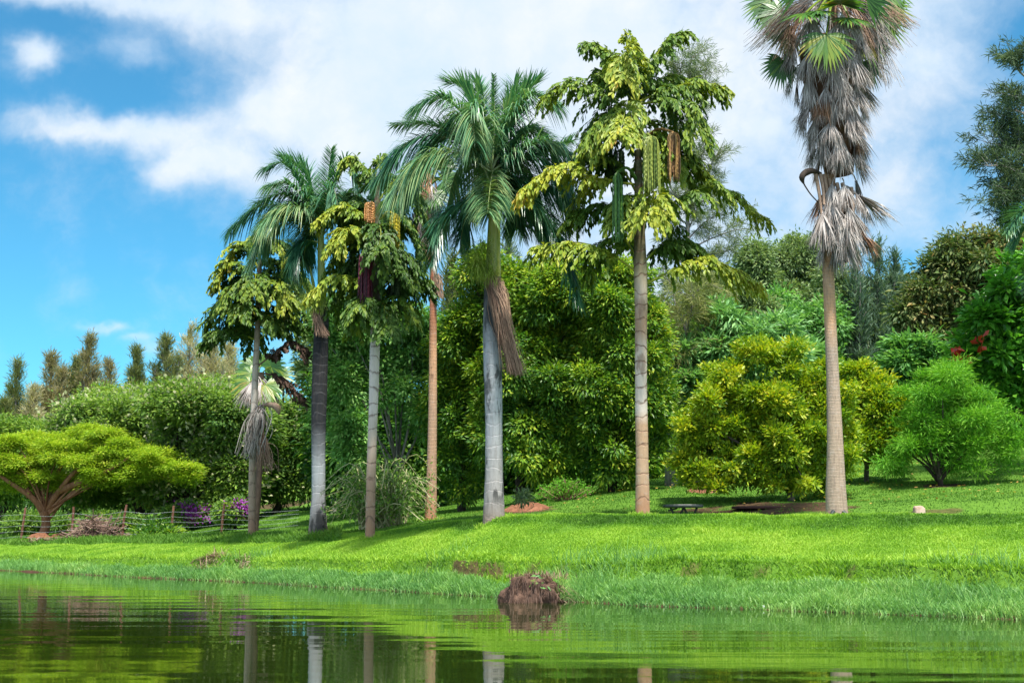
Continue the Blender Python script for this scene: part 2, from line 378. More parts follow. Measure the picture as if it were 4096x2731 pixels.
for k in range(12):
    r_ = rng(400 + k); SOIL.append((*(stand(840 + 200 * r_.random(), 33.8 + 1.3 * r_.random())[:2]), .25 + .5 * r_.random(), .15 + .25 * r_.random(), .7))
def soil(x, y, z):
    w = np.clip((.035 + .07 * vnoise(np.stack([x * 1.3, y * 1.3, x * 0 + 9], 1), 19) - z) / .04, 0, 1)
    w = np.where(z < -.3, 1, w)
    n = vnoise(np.stack([x * 2.3, y * 2.3, x * 0], 1), 17)
    for sx, sy, rx, ry, amt in SOIL:
        q = ((x - sx) / rx) ** 2 + ((y - sy) / ry) ** 2
        w = np.maximum(w, amt * np.clip((1.25 - q + (n - .5) * 1.6) / .6, 0, 1))
    return w
at_ = ter.data.attributes.new('soil', 'FLOAT', 'POINT'); at_.data.foreach_set('value', soil(XG.ravel(), YG.ravel(), ZG).astype(np.float32))

# ------------------------------------------------------------------ water
g = G(); g.add([(-200, -80, 0), (200, -80, 0), (200, 110, 0), (-200, 110, 0)], [(0, 1, 2, 3)])
m, t = new_mat('pond_water')
tc = t.n('ShaderNodeTexCoord'); P_ = tc.outputs['Object']
def wnoise(sx, sy, scale, det=2.0):
    return t.n('ShaderNodeTexNoise', {'Vector': t.n('ShaderNodeMapping', {'Vector': P_, 'Scale': (sx, sy, 1), 'Rotation': (0, 0, radians(4))}).outputs[0], 'Scale': scale, 'Detail': det, 'Roughness': .5}).outputs[0]
w1 = wnoise(.10, 1.0, 1.1, 1.0); w2 = wnoise(.35, 1.0, 3.2, 2.0); w3 = wnoise(.5, 1.0, 9.0, 2.0)
pa = t.sstep(wnoise(.25, 1.0, .25, 1.0), .42, .62)
hgt = t.m('ADD', t.m('MULTIPLY', w1, .009), t.m('ADD', t.m('MULTIPLY', w2, .0011), t.m('MULTIPLY', w3, t.m('MULTIPLY', pa, .0008))))
bp = t.n('ShaderNodeBump', {'Height': hgt, 'Strength': 1.0, 'Distance': 1.0})
p = t.n('ShaderNodeBsdfPrincipled', {'Base Color': (.012, .022, .003), 'Roughness': .015, 'IOR': 1.6, 'Specular IOR Level': .55, 'Normal': bp.outputs[0]})
t.n('ShaderNodeOutputMaterial', {0: p.outputs[0]})
struct(mk('water', g, m))

# ------------------------------------------------------------------ grass
def grass(name, n, c0, c1, s0, s1, hgt, wid, mat, label, seed, lean=.35, seg=2, keep=None, bank=False):
    """blades over the strip between s0 and s1 metres behind the waterline"""
    r = rng(seed)
    c = r.uniform(c0, c1, n); ys = np.interp(c, CC, KY[:, 1]); dlo = s0(c) if callable(s0) else s0; dhi = s1(c) if callable(s1) else s1
    y = ys + dlo + (dhi - dlo) * r.random(n); x = c * y
    k = r.random(n) < (y / np.maximum(ys + dhi, 1))       # even over the ground
    x, y, c = x[k], y[k], c[k]; z = ground(x, y)
    q = (z > -.03) & (r.random(len(x)) > soil(x, y, z) * (.93 if name != 'shore_grass' else .55))
    if keep is not None: q &= keep(x, y, c)
    x, y, z = x[q], y[q], z[q]; n = len(x)
    cl = vnoise(np.stack([x * .9, y * .9, x * 0], 1), seed + 1); cl2 = vnoise(np.stack([x * 3, y * 3, x * 0], 1), seed + 2)
    h = hgt * (.45 + .75 * r.random(n)) * (.55 + .9 * cl2) * (.8 + .4 * cl)
    an = r.uniform(0, 2 * pi, n); D = np.stack([np.cos(an) * lean, np.sin(an) * lean, np.ones(n)], 1) + r.normal(size=(n, 3)) * .12
    an2 = r.uniform(-1.0, 1.0, n); side = np.stack([np.cos(an2), np.sin(an2), an2 * 0], 1)
    P = np.stack([x, y, np.maximum(z - .01, -.02)], 1)
    V, F = ribbons(P, D, h, wid * (.6 + .8 * r.random(n)), .25 + .3 * r.random(n), seg, side, (1, .85, .12))
    rr = .30 + .42 * cl + .35 * (r.random(n) - .4)
    if bank:                                              # duller turf plus slope shade on the two little banks, put into blade colour
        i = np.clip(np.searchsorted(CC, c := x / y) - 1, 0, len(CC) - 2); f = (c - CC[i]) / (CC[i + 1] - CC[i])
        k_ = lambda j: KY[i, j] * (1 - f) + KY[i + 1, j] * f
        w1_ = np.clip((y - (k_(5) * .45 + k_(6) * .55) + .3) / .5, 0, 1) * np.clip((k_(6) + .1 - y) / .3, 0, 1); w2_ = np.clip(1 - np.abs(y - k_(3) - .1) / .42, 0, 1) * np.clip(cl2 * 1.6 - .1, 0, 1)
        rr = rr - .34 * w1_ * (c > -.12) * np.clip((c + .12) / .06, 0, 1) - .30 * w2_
    rr = np.clip(rr, 0, 1)
    gg = G(); gg.add(V, F, np.repeat(rr, seg))
    o = mk(name, gg, mat); tag(o, label, 'grass', kind='stuff'); return o
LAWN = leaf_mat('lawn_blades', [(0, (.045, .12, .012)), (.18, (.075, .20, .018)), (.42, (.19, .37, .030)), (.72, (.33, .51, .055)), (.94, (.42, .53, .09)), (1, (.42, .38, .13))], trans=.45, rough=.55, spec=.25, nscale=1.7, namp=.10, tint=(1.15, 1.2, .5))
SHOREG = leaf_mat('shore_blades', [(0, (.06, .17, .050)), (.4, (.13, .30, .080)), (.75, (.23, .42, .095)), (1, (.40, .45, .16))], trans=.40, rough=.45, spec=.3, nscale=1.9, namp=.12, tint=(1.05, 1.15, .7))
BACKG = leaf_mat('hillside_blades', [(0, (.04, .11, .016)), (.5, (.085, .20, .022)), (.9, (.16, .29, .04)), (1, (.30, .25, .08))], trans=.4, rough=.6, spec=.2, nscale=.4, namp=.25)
crest = lambda c: np.interp(c, CC, KY[:, 6] - KY[:, 1])
foot = lambda c: np.interp(c, CC, KY[:, 3] - KY[:, 1])
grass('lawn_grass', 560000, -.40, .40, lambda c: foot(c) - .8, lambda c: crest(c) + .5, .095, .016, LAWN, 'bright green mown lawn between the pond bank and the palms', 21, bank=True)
grass('shore_grass', 90000, -.40, .40, .0, lambda c: foot(c) * .85, .27, .015, SHOREG, 'tall bluish green grass fringing the waterline', 22, lean=.45, seg=3)
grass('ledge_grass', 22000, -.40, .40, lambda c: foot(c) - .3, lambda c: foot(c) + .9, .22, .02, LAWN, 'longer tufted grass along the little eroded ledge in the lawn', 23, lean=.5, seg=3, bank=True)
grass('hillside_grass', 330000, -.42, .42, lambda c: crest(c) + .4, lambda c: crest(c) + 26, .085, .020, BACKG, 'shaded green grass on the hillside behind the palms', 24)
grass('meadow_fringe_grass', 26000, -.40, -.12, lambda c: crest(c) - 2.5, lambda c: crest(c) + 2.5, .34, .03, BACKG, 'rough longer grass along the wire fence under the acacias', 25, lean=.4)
# reed tufts near the mound in the water
r = rng(77); Q = []
for px, py, sp, n in [(556, 582, .55, 260), (612, 575, .6, 340), (590, 588, .5, 160), (230, 570, .7, 200), (950, 600, .8, 320), (1010, 604, .7, 320), (420, 580, .6, 160)]:
    q = hit(px, py); a = r.normal(size=(n, 2)) * (sp, sp * .6); x, y = q[0] + a[:, 0], q[1] + a[:, 1]
    Q.append(np.stack([x, y, ground(x, y)], 1))
Q = np.concatenate(Q); Q = Q[Q[:, 2] > -.05]; n = len(Q); D = np.stack([r.normal(size=n) * .35, r.normal(size=n) * .3, np.ones(n)], 1)
g = G(); V, F = ribbons(Q, D, (.3 + .4 * r.random(n)), .013, .2 + .35 * r.random(n), 4, nrm(np.stack([np.ones(n), r.normal(size=n) * .6, np.zeros(n)], 1)), (1, .9, .7, .4, .05)); g.add(V, F, np.repeat(np.clip(.3 + .5 * r.random(n), 0, 1), 4))
tag(mk('reed_tufts', g, SHOREG), 'long thin reed blades standing out of the shore grass', 'reeds', kind='stuff')
# ------------------------------------------------------------------ the palms on the terrace
ROYAL = leaf_mat('feather_palm_leaflets', [(0, (.020, .095, .060)), (.35, (.050, .170, .085)), (.7, (.15, .29, .13)), (1, (.30, .36, .15))], trans=.25, rough=.33, spec=.6, nscale=.8, namp=.3, tint=(1.1, 1.2, .45))
FISH = leaf_mat('fishtail_leaflets', [(0, (.030, .080, .015)), (.33, (.080, .165, .020)), (.6, (.20, .28, .024)), (.88, (.38, .39, .035)), (1, (.42, .27, .045))], trans=.30, rough=.5, spec=.3, nscale=.9, namp=.34, tint=(1.2, 1.1, .4))
DEADLEAF = leaf_mat('dead_leaf', [(0, (.055, .035, .028)), (.5, (.14, .09, .07)), (1, (.26, .17, .12))], trans=.15, rough=.8, spec=.1)
THATCH = leaf_mat('weathered_thatch', [(0, (.10, .08, .07)), (.35, (.25, .215, .195)), (.7, (.41, .375, .35)), (1, (.56, .52, .48))], trans=.12, rough=.75, spec=.2, nscale=1.1, namp=.3, tint=(1, .95, .8))
THATCHB = leaf_mat('brown_thatch', [(0, (.10, .05, .03)), (.5, (.24, .13, .08)), (1, (.42, .25, .15))], trans=.15, rough=.75, spec=.15)
FANG = leaf_mat('fan_leaf', [(0, (.02, .08, .02)), (.5, (.06, .17, .02)), (.85, (.20, .27, .02)), (1, (.34, .24, .04))], trans=.35, rough=.4, spec=.45)
STALK = plain_mat('green_stalk', (.10, .16, .03), (.24, .26, .05), 6, rough=.5, spec=.4, bump=.1)
STALKD = plain_mat('dry_stalk', (.20, .13, .09), (.36, .25, .18), 6)
SHAFT = plain_mat('crownshaft', (.12, .19, .035), (.27, .27, .05), 3.0, rough=.4, spec=.4, bump=.15, stretch=(2, 2, .3))
BRISTLE = leaf_mat('fresh_flower_spray', [(0, (.18, .28, .04)), (1, (.36, .42, .09))], trans=.4)
BROOM = leaf_mat('dry_flower_broom', [(0, (.16, .095, .07)), (1, (.40, .27, .19))], trans=.1, rough=.8, spec=.1)
def strandmat(n, a, b): return plain_mat(n, a, b, 14, rough=.5, spec=.35, bump=.2)
S_GREEN = strandmat('green_fruit', (.085, .13, .022), (.24, .28, .05)); S_LEAF = strandmat('bright_green_fruit', (.03, .10, .02), (.09, .20, .03)); S_BROWN = strandmat('brown_fruit', (.13, .065, .025), (.32, .18, .06))
S_MAROON = strandmat('maroon_fruit', (.028, .004, .010), (.105, .014, .028)); S_ORANGE = strandmat('orange_fruit', (.25, .10, .03), (.52, .25, .08)); S_YELLOW = strandmat('yellow_fruit', (.20, .17, .01), (.46, .38, .03)); S_DARK = strandmat('dark_green_fruit', (.012, .03, .012), (.05, .085, .03))

def trunk(parent, pts, widths, Y, mat, k=20, knob=.02, seed=0, name='trunk'):
    """pts: picture path from the foot upward at distance Y; widths in picture pixels"""
    P = np.array([at(px, py, Y) for px, py in pts]); P[0, 2] = min(P[0, 2], LOC[parent.name][2]) - .12
    n = 60; PP = smooth_path(P, n); R = np.interp(np.linspace(0, 1, n), np.linspace(0, 1, len(widths)), np.array(widths) / 2 * Y / FPX)
    V, F = tube(PP, R, k)
    c = np.repeat(PP, k, 0); V = c + (V - c) * (1 + (fbm(V * np.array((3, 3, 1.2)), seed) - .45)[:, None] * knob * 4)
    g = G(); g.add(V, F); return mk(name, g, mat, parent, smooth=True), PP
def fpath(conv, pts, Y, dY, n=30):
    """a frond's spine: picture path, its tip dY metres farther than its foot"""
    q = [conv(*p) for p in pts]; L = np.r_[0, np.cumsum([math.dist(q[i], q[i + 1]) for i in range(len(q) - 1)])]; L = L / L[-1]
    return smooth_path(np.array([at(q[i][0], q[i][1], Y + dY * L[i] ** .8) for i in range(len(q))]), n)
def side_of(T):
    up = np.array((0, 0, 1.)); s_ = np.cross(T, up); w = np.linalg.norm(s_, axis=1, keepdims=True)
    return nrm(np.where(w > .15, s_, s_ + np.array((1., .2, 0)) * .3))
def royal_frond(parent, P, seed, Lmax=.95, hang=.6, n=80, t0=.14, base=.45, mat=None, r0=.034):
    r = rng(seed); T = nrm(np.gradient(P, axis=0)); g = G()
    V, F = tube(P, np.interp(np.linspace(0, 1, len(P)), [0, .3, 1], [r0, r0 * .55, .006]), 6); 
    fr = mk('frond', g.add(V, F, .95), mat or ROYAL, parent)
    g = G(); me_old = fr.data
    tt = np.repeat(np.linspace(t0, 1, n), 4) + r.normal(size=4 * n) * .004; tt = np.clip(tt, 0, 1)
    ii = tt * (len(P) - 1); i0 = np.minimum(ii.astype(int), len(P) - 2); f = (ii - i0)[:, None]
    p = P[i0] * (1 - f) + P[i0 + 1] * f; Tt = nrm(T[i0] * (1 - f) + T[i0 + 1] * f); Sd = side_of(Tt)
    sg = np.tile([1, -1, 1, -1], n)[:, None]; U = nrm(np.cross(Sd, Tt)); U = U * np.sign(U[:, 2:3] + 1e-6)
    pl = np.tile([.1, .1, .65, .65], n)[:, None] + r.normal(size=(4 * n, 1)) * .22
    D = Sd * sg * .85 + Tt * (.55 + .5 * tt[:, None]) + U * pl + r.normal(size=p.shape) * .08
    prof = np.clip(.55 + .9 * tt, 0, 1) * np.clip(1.45 - tt, .42, 1)
    L = Lmax * prof * (.85 + .3 * r.random(len(p)))
    V2, F2 = ribbons(p, D, L * 1.12, .030 + .014 * r.random(len(p)), hang * (.6 + .8 * r.random(len(p))), 5, None, (.5, 1, .95, .75, .45, .05))
    g.add(V, F, .95); g.add(V2, F2, np.repeat(np.clip(base + .6 * (r.random(len(p)) - .5) + .2 * (r.random() - .5), 0, 1), 5))
    tmp = mk('frond', g, mat or ROYAL, parent); fr.data = tmp.data; fr.data.name = 'frond'; bpy.data.objects.remove(tmp); bpy.data.meshes.remove(me_old)
    return fr
def fish_frond(parent, P, seed, Ls=.62, n=15, t0=.20, base=.5, mat=None, r0=.035, ll=.165, nl=12, droop=.55, name='frond'):
    r = rng(seed); n = int(n * 1.35); T = nrm(np.gradient(P, axis=0)); g = G(); V, F = tube(P, np.interp(np.linspace(0, 1, len(P)), [0, .3, 1], [r0, r0 * .6, .007]), 6); g.add(V, F, .72)
    tt = np.repeat(np.linspace(t0, 1.0, n), 2) + r.normal(size=2 * n) * .01; tt = np.clip(tt, 0, 1)
    ii = tt * (len(P) - 1); i0 = np.minimum(ii.astype(int), len(P) - 2); f = (ii - i0)[:, None]
    p = P[i0] * (1 - f) + P[i0 + 1] * f; Tt = nrm(T[i0] * (1 - f) + T[i0 + 1] * f); Sd = side_of(Tt); sg = np.tile([1, -1], n)[:, None]
    U = nrm(np.cross(Sd, Tt)); U = U * np.sign(U[:, 2:3] + 1e-6)
    D = nrm(Sd * sg * .85 + Tt * (.45 + .5 * tt[:, None]) + U * (.25 + .25 * r.normal(size=(2 * n, 1))) + r.normal(size=p.shape) * .12)
    L = 1.12 * Ls * np.clip(.5 + 1.1 * tt, 0, 1) * np.clip(1.55 - tt, .45, 1) * (.8 + .4 * r.random(2 * n))
    sv, sf = ribbons(p, D, L, .014, np.full(2 * n, droop), 5, nrm(np.cross(D, (0.2, .3, 1.))), (1, .8, .5, .3)); g.add(sv, sf, .7)
    q = np.tile(np.linspace(.18, 1.0, nl), 2 * n); k = np.repeat(np.arange(2 * n), nl)
    for sgn in (1, -1):
        u_ = np.clip(q + r.normal(size=len(q)) * .03, 0, 1)
        c = p[k] + D[k] * (L[k] * u_)[:, None]; c[:, 2] -= droop * L[k] * u_ ** 2
        sT = D[k].copy(); sT[:, 2] -= 2 * droop * u_; sT = nrm(sT); sP = nrm(np.cross(sT, U[k]))
        LD = sT * .75 + sP * sgn * (.75 * (1.15 - u_))[:, None] + np.array((0, 0, -.38)) + r.normal(size=c.shape) * .24
        N = U[k] * .7 + np.array((0, -.25, .6)) + r.normal(size=c.shape) * .3
        l_ = ll * (.7 + .6 * r.random(len(c)))
        V, F = kites(c, LD, N, l_, l_ * .42, .68, .08, .14)
        rr = np.clip(base + .22 * (r.random() - .5) + .30 * (r.random(len(c)) - .5) + .30 * (tt[k] - .55), 0, 1)
        g.add(V, F, rr)
    return mk(name, g, mat or FISH, parent)
def strands(parent, top, width, length, n, mat, seed, rad=.016, anchor=None, name='flower_cluster', sway=.05, beads=True):
    """a hanging mop of fruit strings from a short arched stalk"""
    r = rng(seed); g = G(); top = np.asarray(top, float)
    if anchor is not None:
        a = np.asarray(anchor, float); V, F = tube(smooth_path([a, (a + top) / 2 + np.array((0, 0, .22)), top], 10), np.linspace(.045, .03, 10), 8); g.add(V, F, .5)
    m_ = 22 if beads else 9
    for i in range(n):
        an = r.uniform(0, 2 * pi); rr = width / 2 * math.sqrt(r.random()); o = np.array((cos(an) * rr, sin(an) * rr * .8, 0))
        l_ = length * (.78 + .25 * r.random()); z = np.linspace(0, 1, m_)
        sp = np.clip(z * 5, 0, 1) ** .5
        P = top + o * sp[:, None] + np.stack([np.cumsum(r.normal(size=m_)) * .003, np.cumsum(r.normal(size=m_)) * .003, .10 * np.clip(z * 6, 0, 1) * (1 - np.clip(z * 3 - .3, 0, 1)) - z * l_], 1)
        R = rad * (1 + (.45 * np.cos(np.arange(m_) * pi + i) if beads else 0)) * np.interp(z, [0, .9, 1], [.8, 1, .4]) * np.ones(m_)
        V, F = tube(P, R, 5); g.add(V, F, r.random())
    return mk(name, g, mat, parent)
def broom(parent, top, tip, spread, n, mat, seed, w=.014, name='dry_flower_stalk', start=.06, crk=.04):
    """a bundle of thin dry strings leaning from top to tip"""
    r = rng(seed); top = np.asarray(top, float); tip = np.asarray(tip, float); g = G(); L = np.linalg.norm(tip - top)
    e = tip + r.normal(size=(n, 3)) * spread * np.array((1, .8, .5)); st = top + r.normal(size=(n, 3)) * start
    for k in range(n):
        P = smooth_path([st[k], st[k] * .6 + e[k] * .4 + np.array((0, 0, .06 * L)) + r.normal(size=3) * crk, e[k]], 9)
        V, F = tube(P, np.linspace(w, w * .4, 9), 3); g.add(V, F, r.random())
    return mk(name, g, mat, parent)
def bristles(parent, pts, n, L, mat, seed, name='flower_spray', w=.012, droop=.3):
    r = rng(seed); pts = np.asarray(pts); i = r.integers(0, len(pts), n); P = pts[i] + r.normal(size=(n, 3)) * .05
    D = rv(r, n) + np.array((0, -.1, -.1)); g = G(); V, F = ribbons(P, D, L * (.5 + .6 * r.random(n)), w, droop * np.ones(n), 4); g.add(V, F, np.repeat(r.random(n), 4))
    for k in range(0, n, 3):                                    # short side threads
        c = P[k] + nrm(D[k]) * L * .5; m_ = 6; V, F = ribbons(c + r.normal(size=(m_, 3)) * L * .12, D[k] + rv(r, m_) * .6, L * .35, w * .8, .3 * np.ones(m_), 2); g.add(V, F, np.repeat(r.random(m_), 2))
    return mk(name, g, mat, parent)

cvA = lambda X, Y: ((800 + X / 1.742) / 4, (500 + Y / 1.742) / 4)       # enlarged views of the photograph -> picture
cvE = lambda X, Y: ((1450 + X / 1.425) / 4, (200 + Y / 1.425) / 4)
cvF = lambda X, Y: ((2050 + X / 1.34) / 4, (80 + Y / 1.34) / 4)
cv2 = lambda X, Y: (X / 2.297, Y / 2.297)

# --- royal palm with the tallest pale trunk (in the middle)
bE = hit(494, 517); YE = bE[1]
E = thing('royal_palm', 'tall royal palm with thick pale grey trunk and brown broom hanging beside it', 'palm tree', bE)
mE = trunk_mat('royal_bark', [(0, (.20, .155, .125)), (.06, (.27, .25, .24)), (.45, (.33, .345, .36)), (.70, (.29, .305, .32)), (.80, (.16, .17, .175)), (.92, (.055, .058, .06)), (1, (.045, .045, .045))], 6.1, ring=3.4, ringamt=.16, ringcol=(.16, .15, .14),
               blotch=(1.9, .50, .58, .4, 6.0, .8), streak=.42, fiss=16, light=.22)
_, PE = trunk(E, [(494, 519), (494, 470), (493.5, 400), (492, 330), (493, 277)], [22.5, 18, 17.2, 18.2, 18.4, 17], YE, mE, 28, seed=3)
g = G(); P = smooth_path([at(493, 279, YE), at(493.5, 250, YE), at(494, 222, YE), at(494, 180, YE)], 30); V, F = tube(P, np.interp(np.linspace(0, 1, 30), [0, .1, .5, 1], [.205, .20, .165, .10]), 20); mk('crownshaft', g.add(V, F), SHAFT, E, smooth=True)
for k, (pts, dY, hang, base, L) in enumerate([
    ([(740, 680), (600, 400), (440, 270), (300, 330)], -.4, .75, .45, 1.0), ([(740, 690), (690, 420), (625, 320), (640, 520)], -1.6, .8, .6, .95),
    ([(740, 680), (752, 400), (748, 140)], .2, .15, .5, .25), ([(740, 680), (850, 420), (960, 260), (1105, 300)], -.2, .75, .5, 1.0),
    ([(740, 680), (660, 360), (570, 210), (490, 190)], .8, .08, .45, 1.0), ([(740, 680), (860, 380), (930, 240), (990, 190)], .7, .06, .45, 1.05),
    ([(740, 690), (930, 560), (1080, 530), (1225, 640)], -.5, .75, .5, .95), ([(740, 700), (900, 640), (1060, 580), (1190, 520)], .5, .4, .3, .8),
    ([(740, 720), (930, 740), (1080, 790), (1190, 900)], .4, .9, .3, .95), ([(760, 760), (880, 860), (970, 930), (1040, 1060)], .6, .6, .15, .65),
    ([(760, 750), (960, 860), (1120, 1080), (1225, 1400)], -.7, .45, .25, .85), ([(740, 710), (745, 690), (730, 760), (712, 930)], -1.7, .55, .72, .85),
    ([(740, 700), (560, 590), (350, 620), (165, 830)], -1.0, .85, .60, 1.05), ([(740, 680), (490, 500), (260, 530), (85, 740)], -.1, .8, .35, .95),
    ([(740, 690), (520, 480), (340, 420), (180, 430)], .8, .35, .3, .7), ([(740, 760), (570, 880), (450, 960), (400, 1200)], -.5, .5, .10, .85),
    ([(740, 770), (640, 860), (585, 960), (560, 1080)], .4, .6, .1, .8), ([(740, 690), (810, 420), (850, 300), (865, 190)], .5, .05, .45, .9),
    ([(740, 690), (620, 480), (540, 380), (470, 420)], .9, .7, .3, .9), ([(740, 700), (880, 520), (960, 440), (1040, 470)], 1.1, .7, .3, .9), ([(740, 720), (820, 760), (870, 860), (880, 1010)], .9, .6, .15, .8),
    ([(740, 690), (700, 380), (690, 260), (650, 190)], 1.0, .06, .45, .95)]):
    royal_frond(E, fpath(cvE, pts, YE, dY), 100 + k, L, hang, base=base)
bristles(E, [at(*cvE(x, y), YE - .28) for x, y in ((690, 1120), (660, 1200), (700, 1250), (650, 1150), (730, 1260), (640, 1230))], 420, .50, BRISTLE, 5, w=.018)
broom(E, at(490, 281, YE - .24), at(516, 372, YE - .45), .12, 300, BROOM, 6, w=.010, crk=.07)
broom(E, at(498, 281, YE - .22), at(507, 340, YE - .42), .11, 150, BROOM, 7, w=.010, crk=.07)

# --- royal palm with the blackened trunk (left)
bB = hit(318, 535); YB = bB[1]
B = thing('royal_palm', 'royal palm whose trunk is blackened above a whitish lower third', 'palm tree', bB)
mB = trunk_mat('blackened_royal_bark', [(0, (.20, .13, .10)), (.035, (.13, .12, .115)), (.13, (.24, .24, .245)), (.30, (.28, .30, .31)), (.40, (.13, .14, .15)), (.50, (.020, .022, .026)), (1, (.012, .012, .014))], 6.9, ring=3.2, ringamt=.2, ringcol=(.13, .13, .13),
               blotch=(1.7, .46, .56, -.2, 1.3, .85), streak=.25, fiss=14, light=.05)
trunk(B, [(318, 537), (318.5, 490), (318.5, 430), (320, 370), (322, 307)], [20.5, 13.5, 13.6, 15.8, 15.4, 14], YB, mB, 26, seed=4)
g = G(); P = smooth_path([at(321.5, 309, YB), at(321.5, 280, YB), at(321, 256, YB), at(321, 225, YB)], 24); V, F = tube(P, np.interp(np.linspace(0, 1, 24), [0, .1, .5, 1], [.16, .14, .12, .09]), 18); mk('crownshaft', g.add(V, F), SHAFT, B, smooth=True)
for k, (pts, dY, hang, base, L) in enumerate([
    ([(845, 760), (730, 470), (590, 270), (455, 300)], -.2, .55, .4, .95), ([(845, 760), (740, 540), (610, 410), (480, 420)], -.9, .75, .5, .95),
    ([(845, 760), (885, 420), (915, 170)], .2, .1, .35, .6), ([(845, 760), (930, 440), (1020, 250), (1090, 400)], -.1, .6, .35, .9),
    ([(845, 780), (900, 500), (930, 430), (960, 560)], -1.5, .75, .55, .9), ([(845, 780), (620, 610), (420, 560), (215, 720)], .2, .75, .3, .95),
    ([(845, 780), (720, 600), (560, 590), (425, 720)], -1.3, .8, .8, 1.0), ([(845, 820), (740, 800), (680, 880), (650, 980)], -.3, .6, .1, .8),
    ([(845, 780), (980, 620), (1090, 570), (1170, 680)], .3, .7, .3, .9), ([(845, 820), (940, 880), (1000, 1010)], .3, .6, .15, .75),
    ([(845, 760), (700, 560), (560, 480), (400, 540)], .8, .5, .25, .9), ([(845, 760), (780, 430), (690, 300), (570, 230)], .8, .05, .4, 1.0), ([(845, 800), (780, 760), (740, 830), (720, 940)], .7, .6, .1, .8), ([(845, 770), (1000, 500), (1080, 470), (1120, 520)], .9, .6, .3, .8)]):
    royal_frond(B, fpath(cvA, pts, YB, dY), 140 + k, L, hang, base=base)
bristles(B, [at(*cvA(x, y), YB - .15) for x, y in ((770, 1180), (830, 1200), (870, 1200), (740, 1170), (800, 1230))], 380, .60, BRISTLE, 8, w=.018)
broom(B, at(*cvA(800, 1300), YB - .22), at(*cvA(845, 1460), YB - .38), .10, 150, BROOM, 9, w=.009, crk=.05)
g = G(); P = smooth_path([at(*cvA(800, 1150), YB), at(*cvA(785, 1080), YB), at(*cvA(765, 980), YB)], 10); V, F = tube(P, np.interp(np.linspace(0, 1, 10), [0, .4, 1], [.03, .055, .005]), 8); mk('flower_sheath', g.add(V, F), STALK, B, smooth=True)

# --- fishtail palm, tall, right of the middle
bF = stand(642, 35.2); YF = bF[1]
Fp = thing('fishtail_palm', 'tallest fishtail palm with light ringed trunk and long green fruit strings', 'palm tree', bF)
mF = trunk_mat('fishtail_bark', [(0, (0.356, 0.177, 0.095)), (.10, (0.383, 0.260, 0.170)), (.25, (0.396, 0.254, 0.160)), (.30, (0.554, 0.472, 0.410)), (.44, (0.581, 0.472, 0.390)), (.53, (0.356, 0.224, 0.145)), (.62, (0.475, 0.389, 0.310)), (.68, (0.396, 0.319, 0.200)), (.74, (0.119, 0.100, 0.050)), (1, (0.066, 0.071, 0.030))], 8.9, ring=2.9, ringamt=.85, ringcol=(.13, .075, .05),
               blotch=(2.6, .52, .60, 2.9, 5.4, .6), blotchcol=(.19, .11, .075), streak=.2, fiss=16)
trunk(Fp, [(642.5, 515), (642, 450), (641, 380), (641, 300), (640, 250), (639, 200), (638, 150)], [15, 12.8, 12.2, 12.4, 13.6, 10, 7], YF, mF, 24, knob=.03, seed=5)
for k, (pts, dY, base, Ls, n) in enumerate([
    ([(665, 440), (570, 250), (490, 150), (405, 120)], .2, .42, .42, 13), ([(665, 420), (650, 210), (625, 95)], .3, .5, .5, 13), ([(665, 440), (750, 230), (835, 100), (915, 65)], .2, .45, .45, 14),
    ([(670, 440), (620, 240), (600, 180), (600, 290)], -1.0, .62, .5, 12), ([(665, 480), (500, 420), (340, 330), (200, 385)], -.2, .52, .55, 15), ([(675, 440), (830, 370), (990, 335), (1105, 360)], -.2, .55, .55, 15),
    ([(680, 450), (830, 430), (950, 450), (990, 570)], -.8, .55, .55, 14), ([(670, 450), (640, 430), (610, 470), (575, 600)], -1.4, .68, .5, 15), ([(660, 560), (530, 500), (450, 560), (410, 680)], -.4, .45, .55, 14),
    ([(655, 880), (450, 850), (260, 780), (65, 890)], -.5, .68, .55, 16), ([(650, 1040), (500, 1000), (380, 1020), (310, 1060)], .5, .35, .45, 13), ([(655, 1340), (520, 1250), (350, 1190), (140, 1220)], -.3, .64, .5, 16),
    ([(690, 1120), (730, 980), (765, 925), (730, 1040)], -1.3, .62, .6, 14), ([(690, 1090), (870, 970), (1100, 890), (1335, 1050)], -.3, .5, .5, 17), ([(710, 1290), (790, 1215), (910, 1185), (1000, 1230)], .4, .35, .45, 13),
    ([(725, 1410), (860, 1340), (1060, 1285), (1300, 1400)], -.2, .62, .48, 17), ([(690, 800), (850, 740), (960, 745), (1030, 820)], .3, .5, .5, 13), ([(670, 460), (560, 330), (480, 280), (450, 320)], .8, .35, .5, 12), ([(670, 460), (780, 320), (880, 300), (900, 330)], .9, .35, .5, 12),
    ([(665, 620), (560, 600), (480, 680), (520, 760)], .5, .3, .5, 12), ([(690, 620), (780, 600), (830, 660), (850, 780)], -.5, .55, .45, 12), ([(690, 1000), (650, 950), (600, 960), (570, 1040)], -.7, .5, .45, 12)]):
    fish_frond(Fp, fpath(cvF, pts, YF, dY), 200 + k, Ls * 1.22, n + 2, base=base - .05, droop=.72)
strands(Fp, at(*cvF(742, 622), YF - 1.35), .40, 1.40, 64, S_GREEN, 1, anchor=at(*cvF(690, 700), YF)); strands(Fp, at(*cvF(862, 600), YF - .8), .30, 1.25, 40, S_BROWN, 2, anchor=at(*cvF(690, 660), YF))
strands(Fp, at(*cvF(562, 815), YF - .9), .27, 1.75, 34, S_LEAF, 3, anchor=at(*cvF(670, 860), YF)); strands(Fp, at(*cvF(570, 700), YF + .3), .30, .9, 30, S_DARK, 4, anchor=at(*cvF(670, 740), YF))
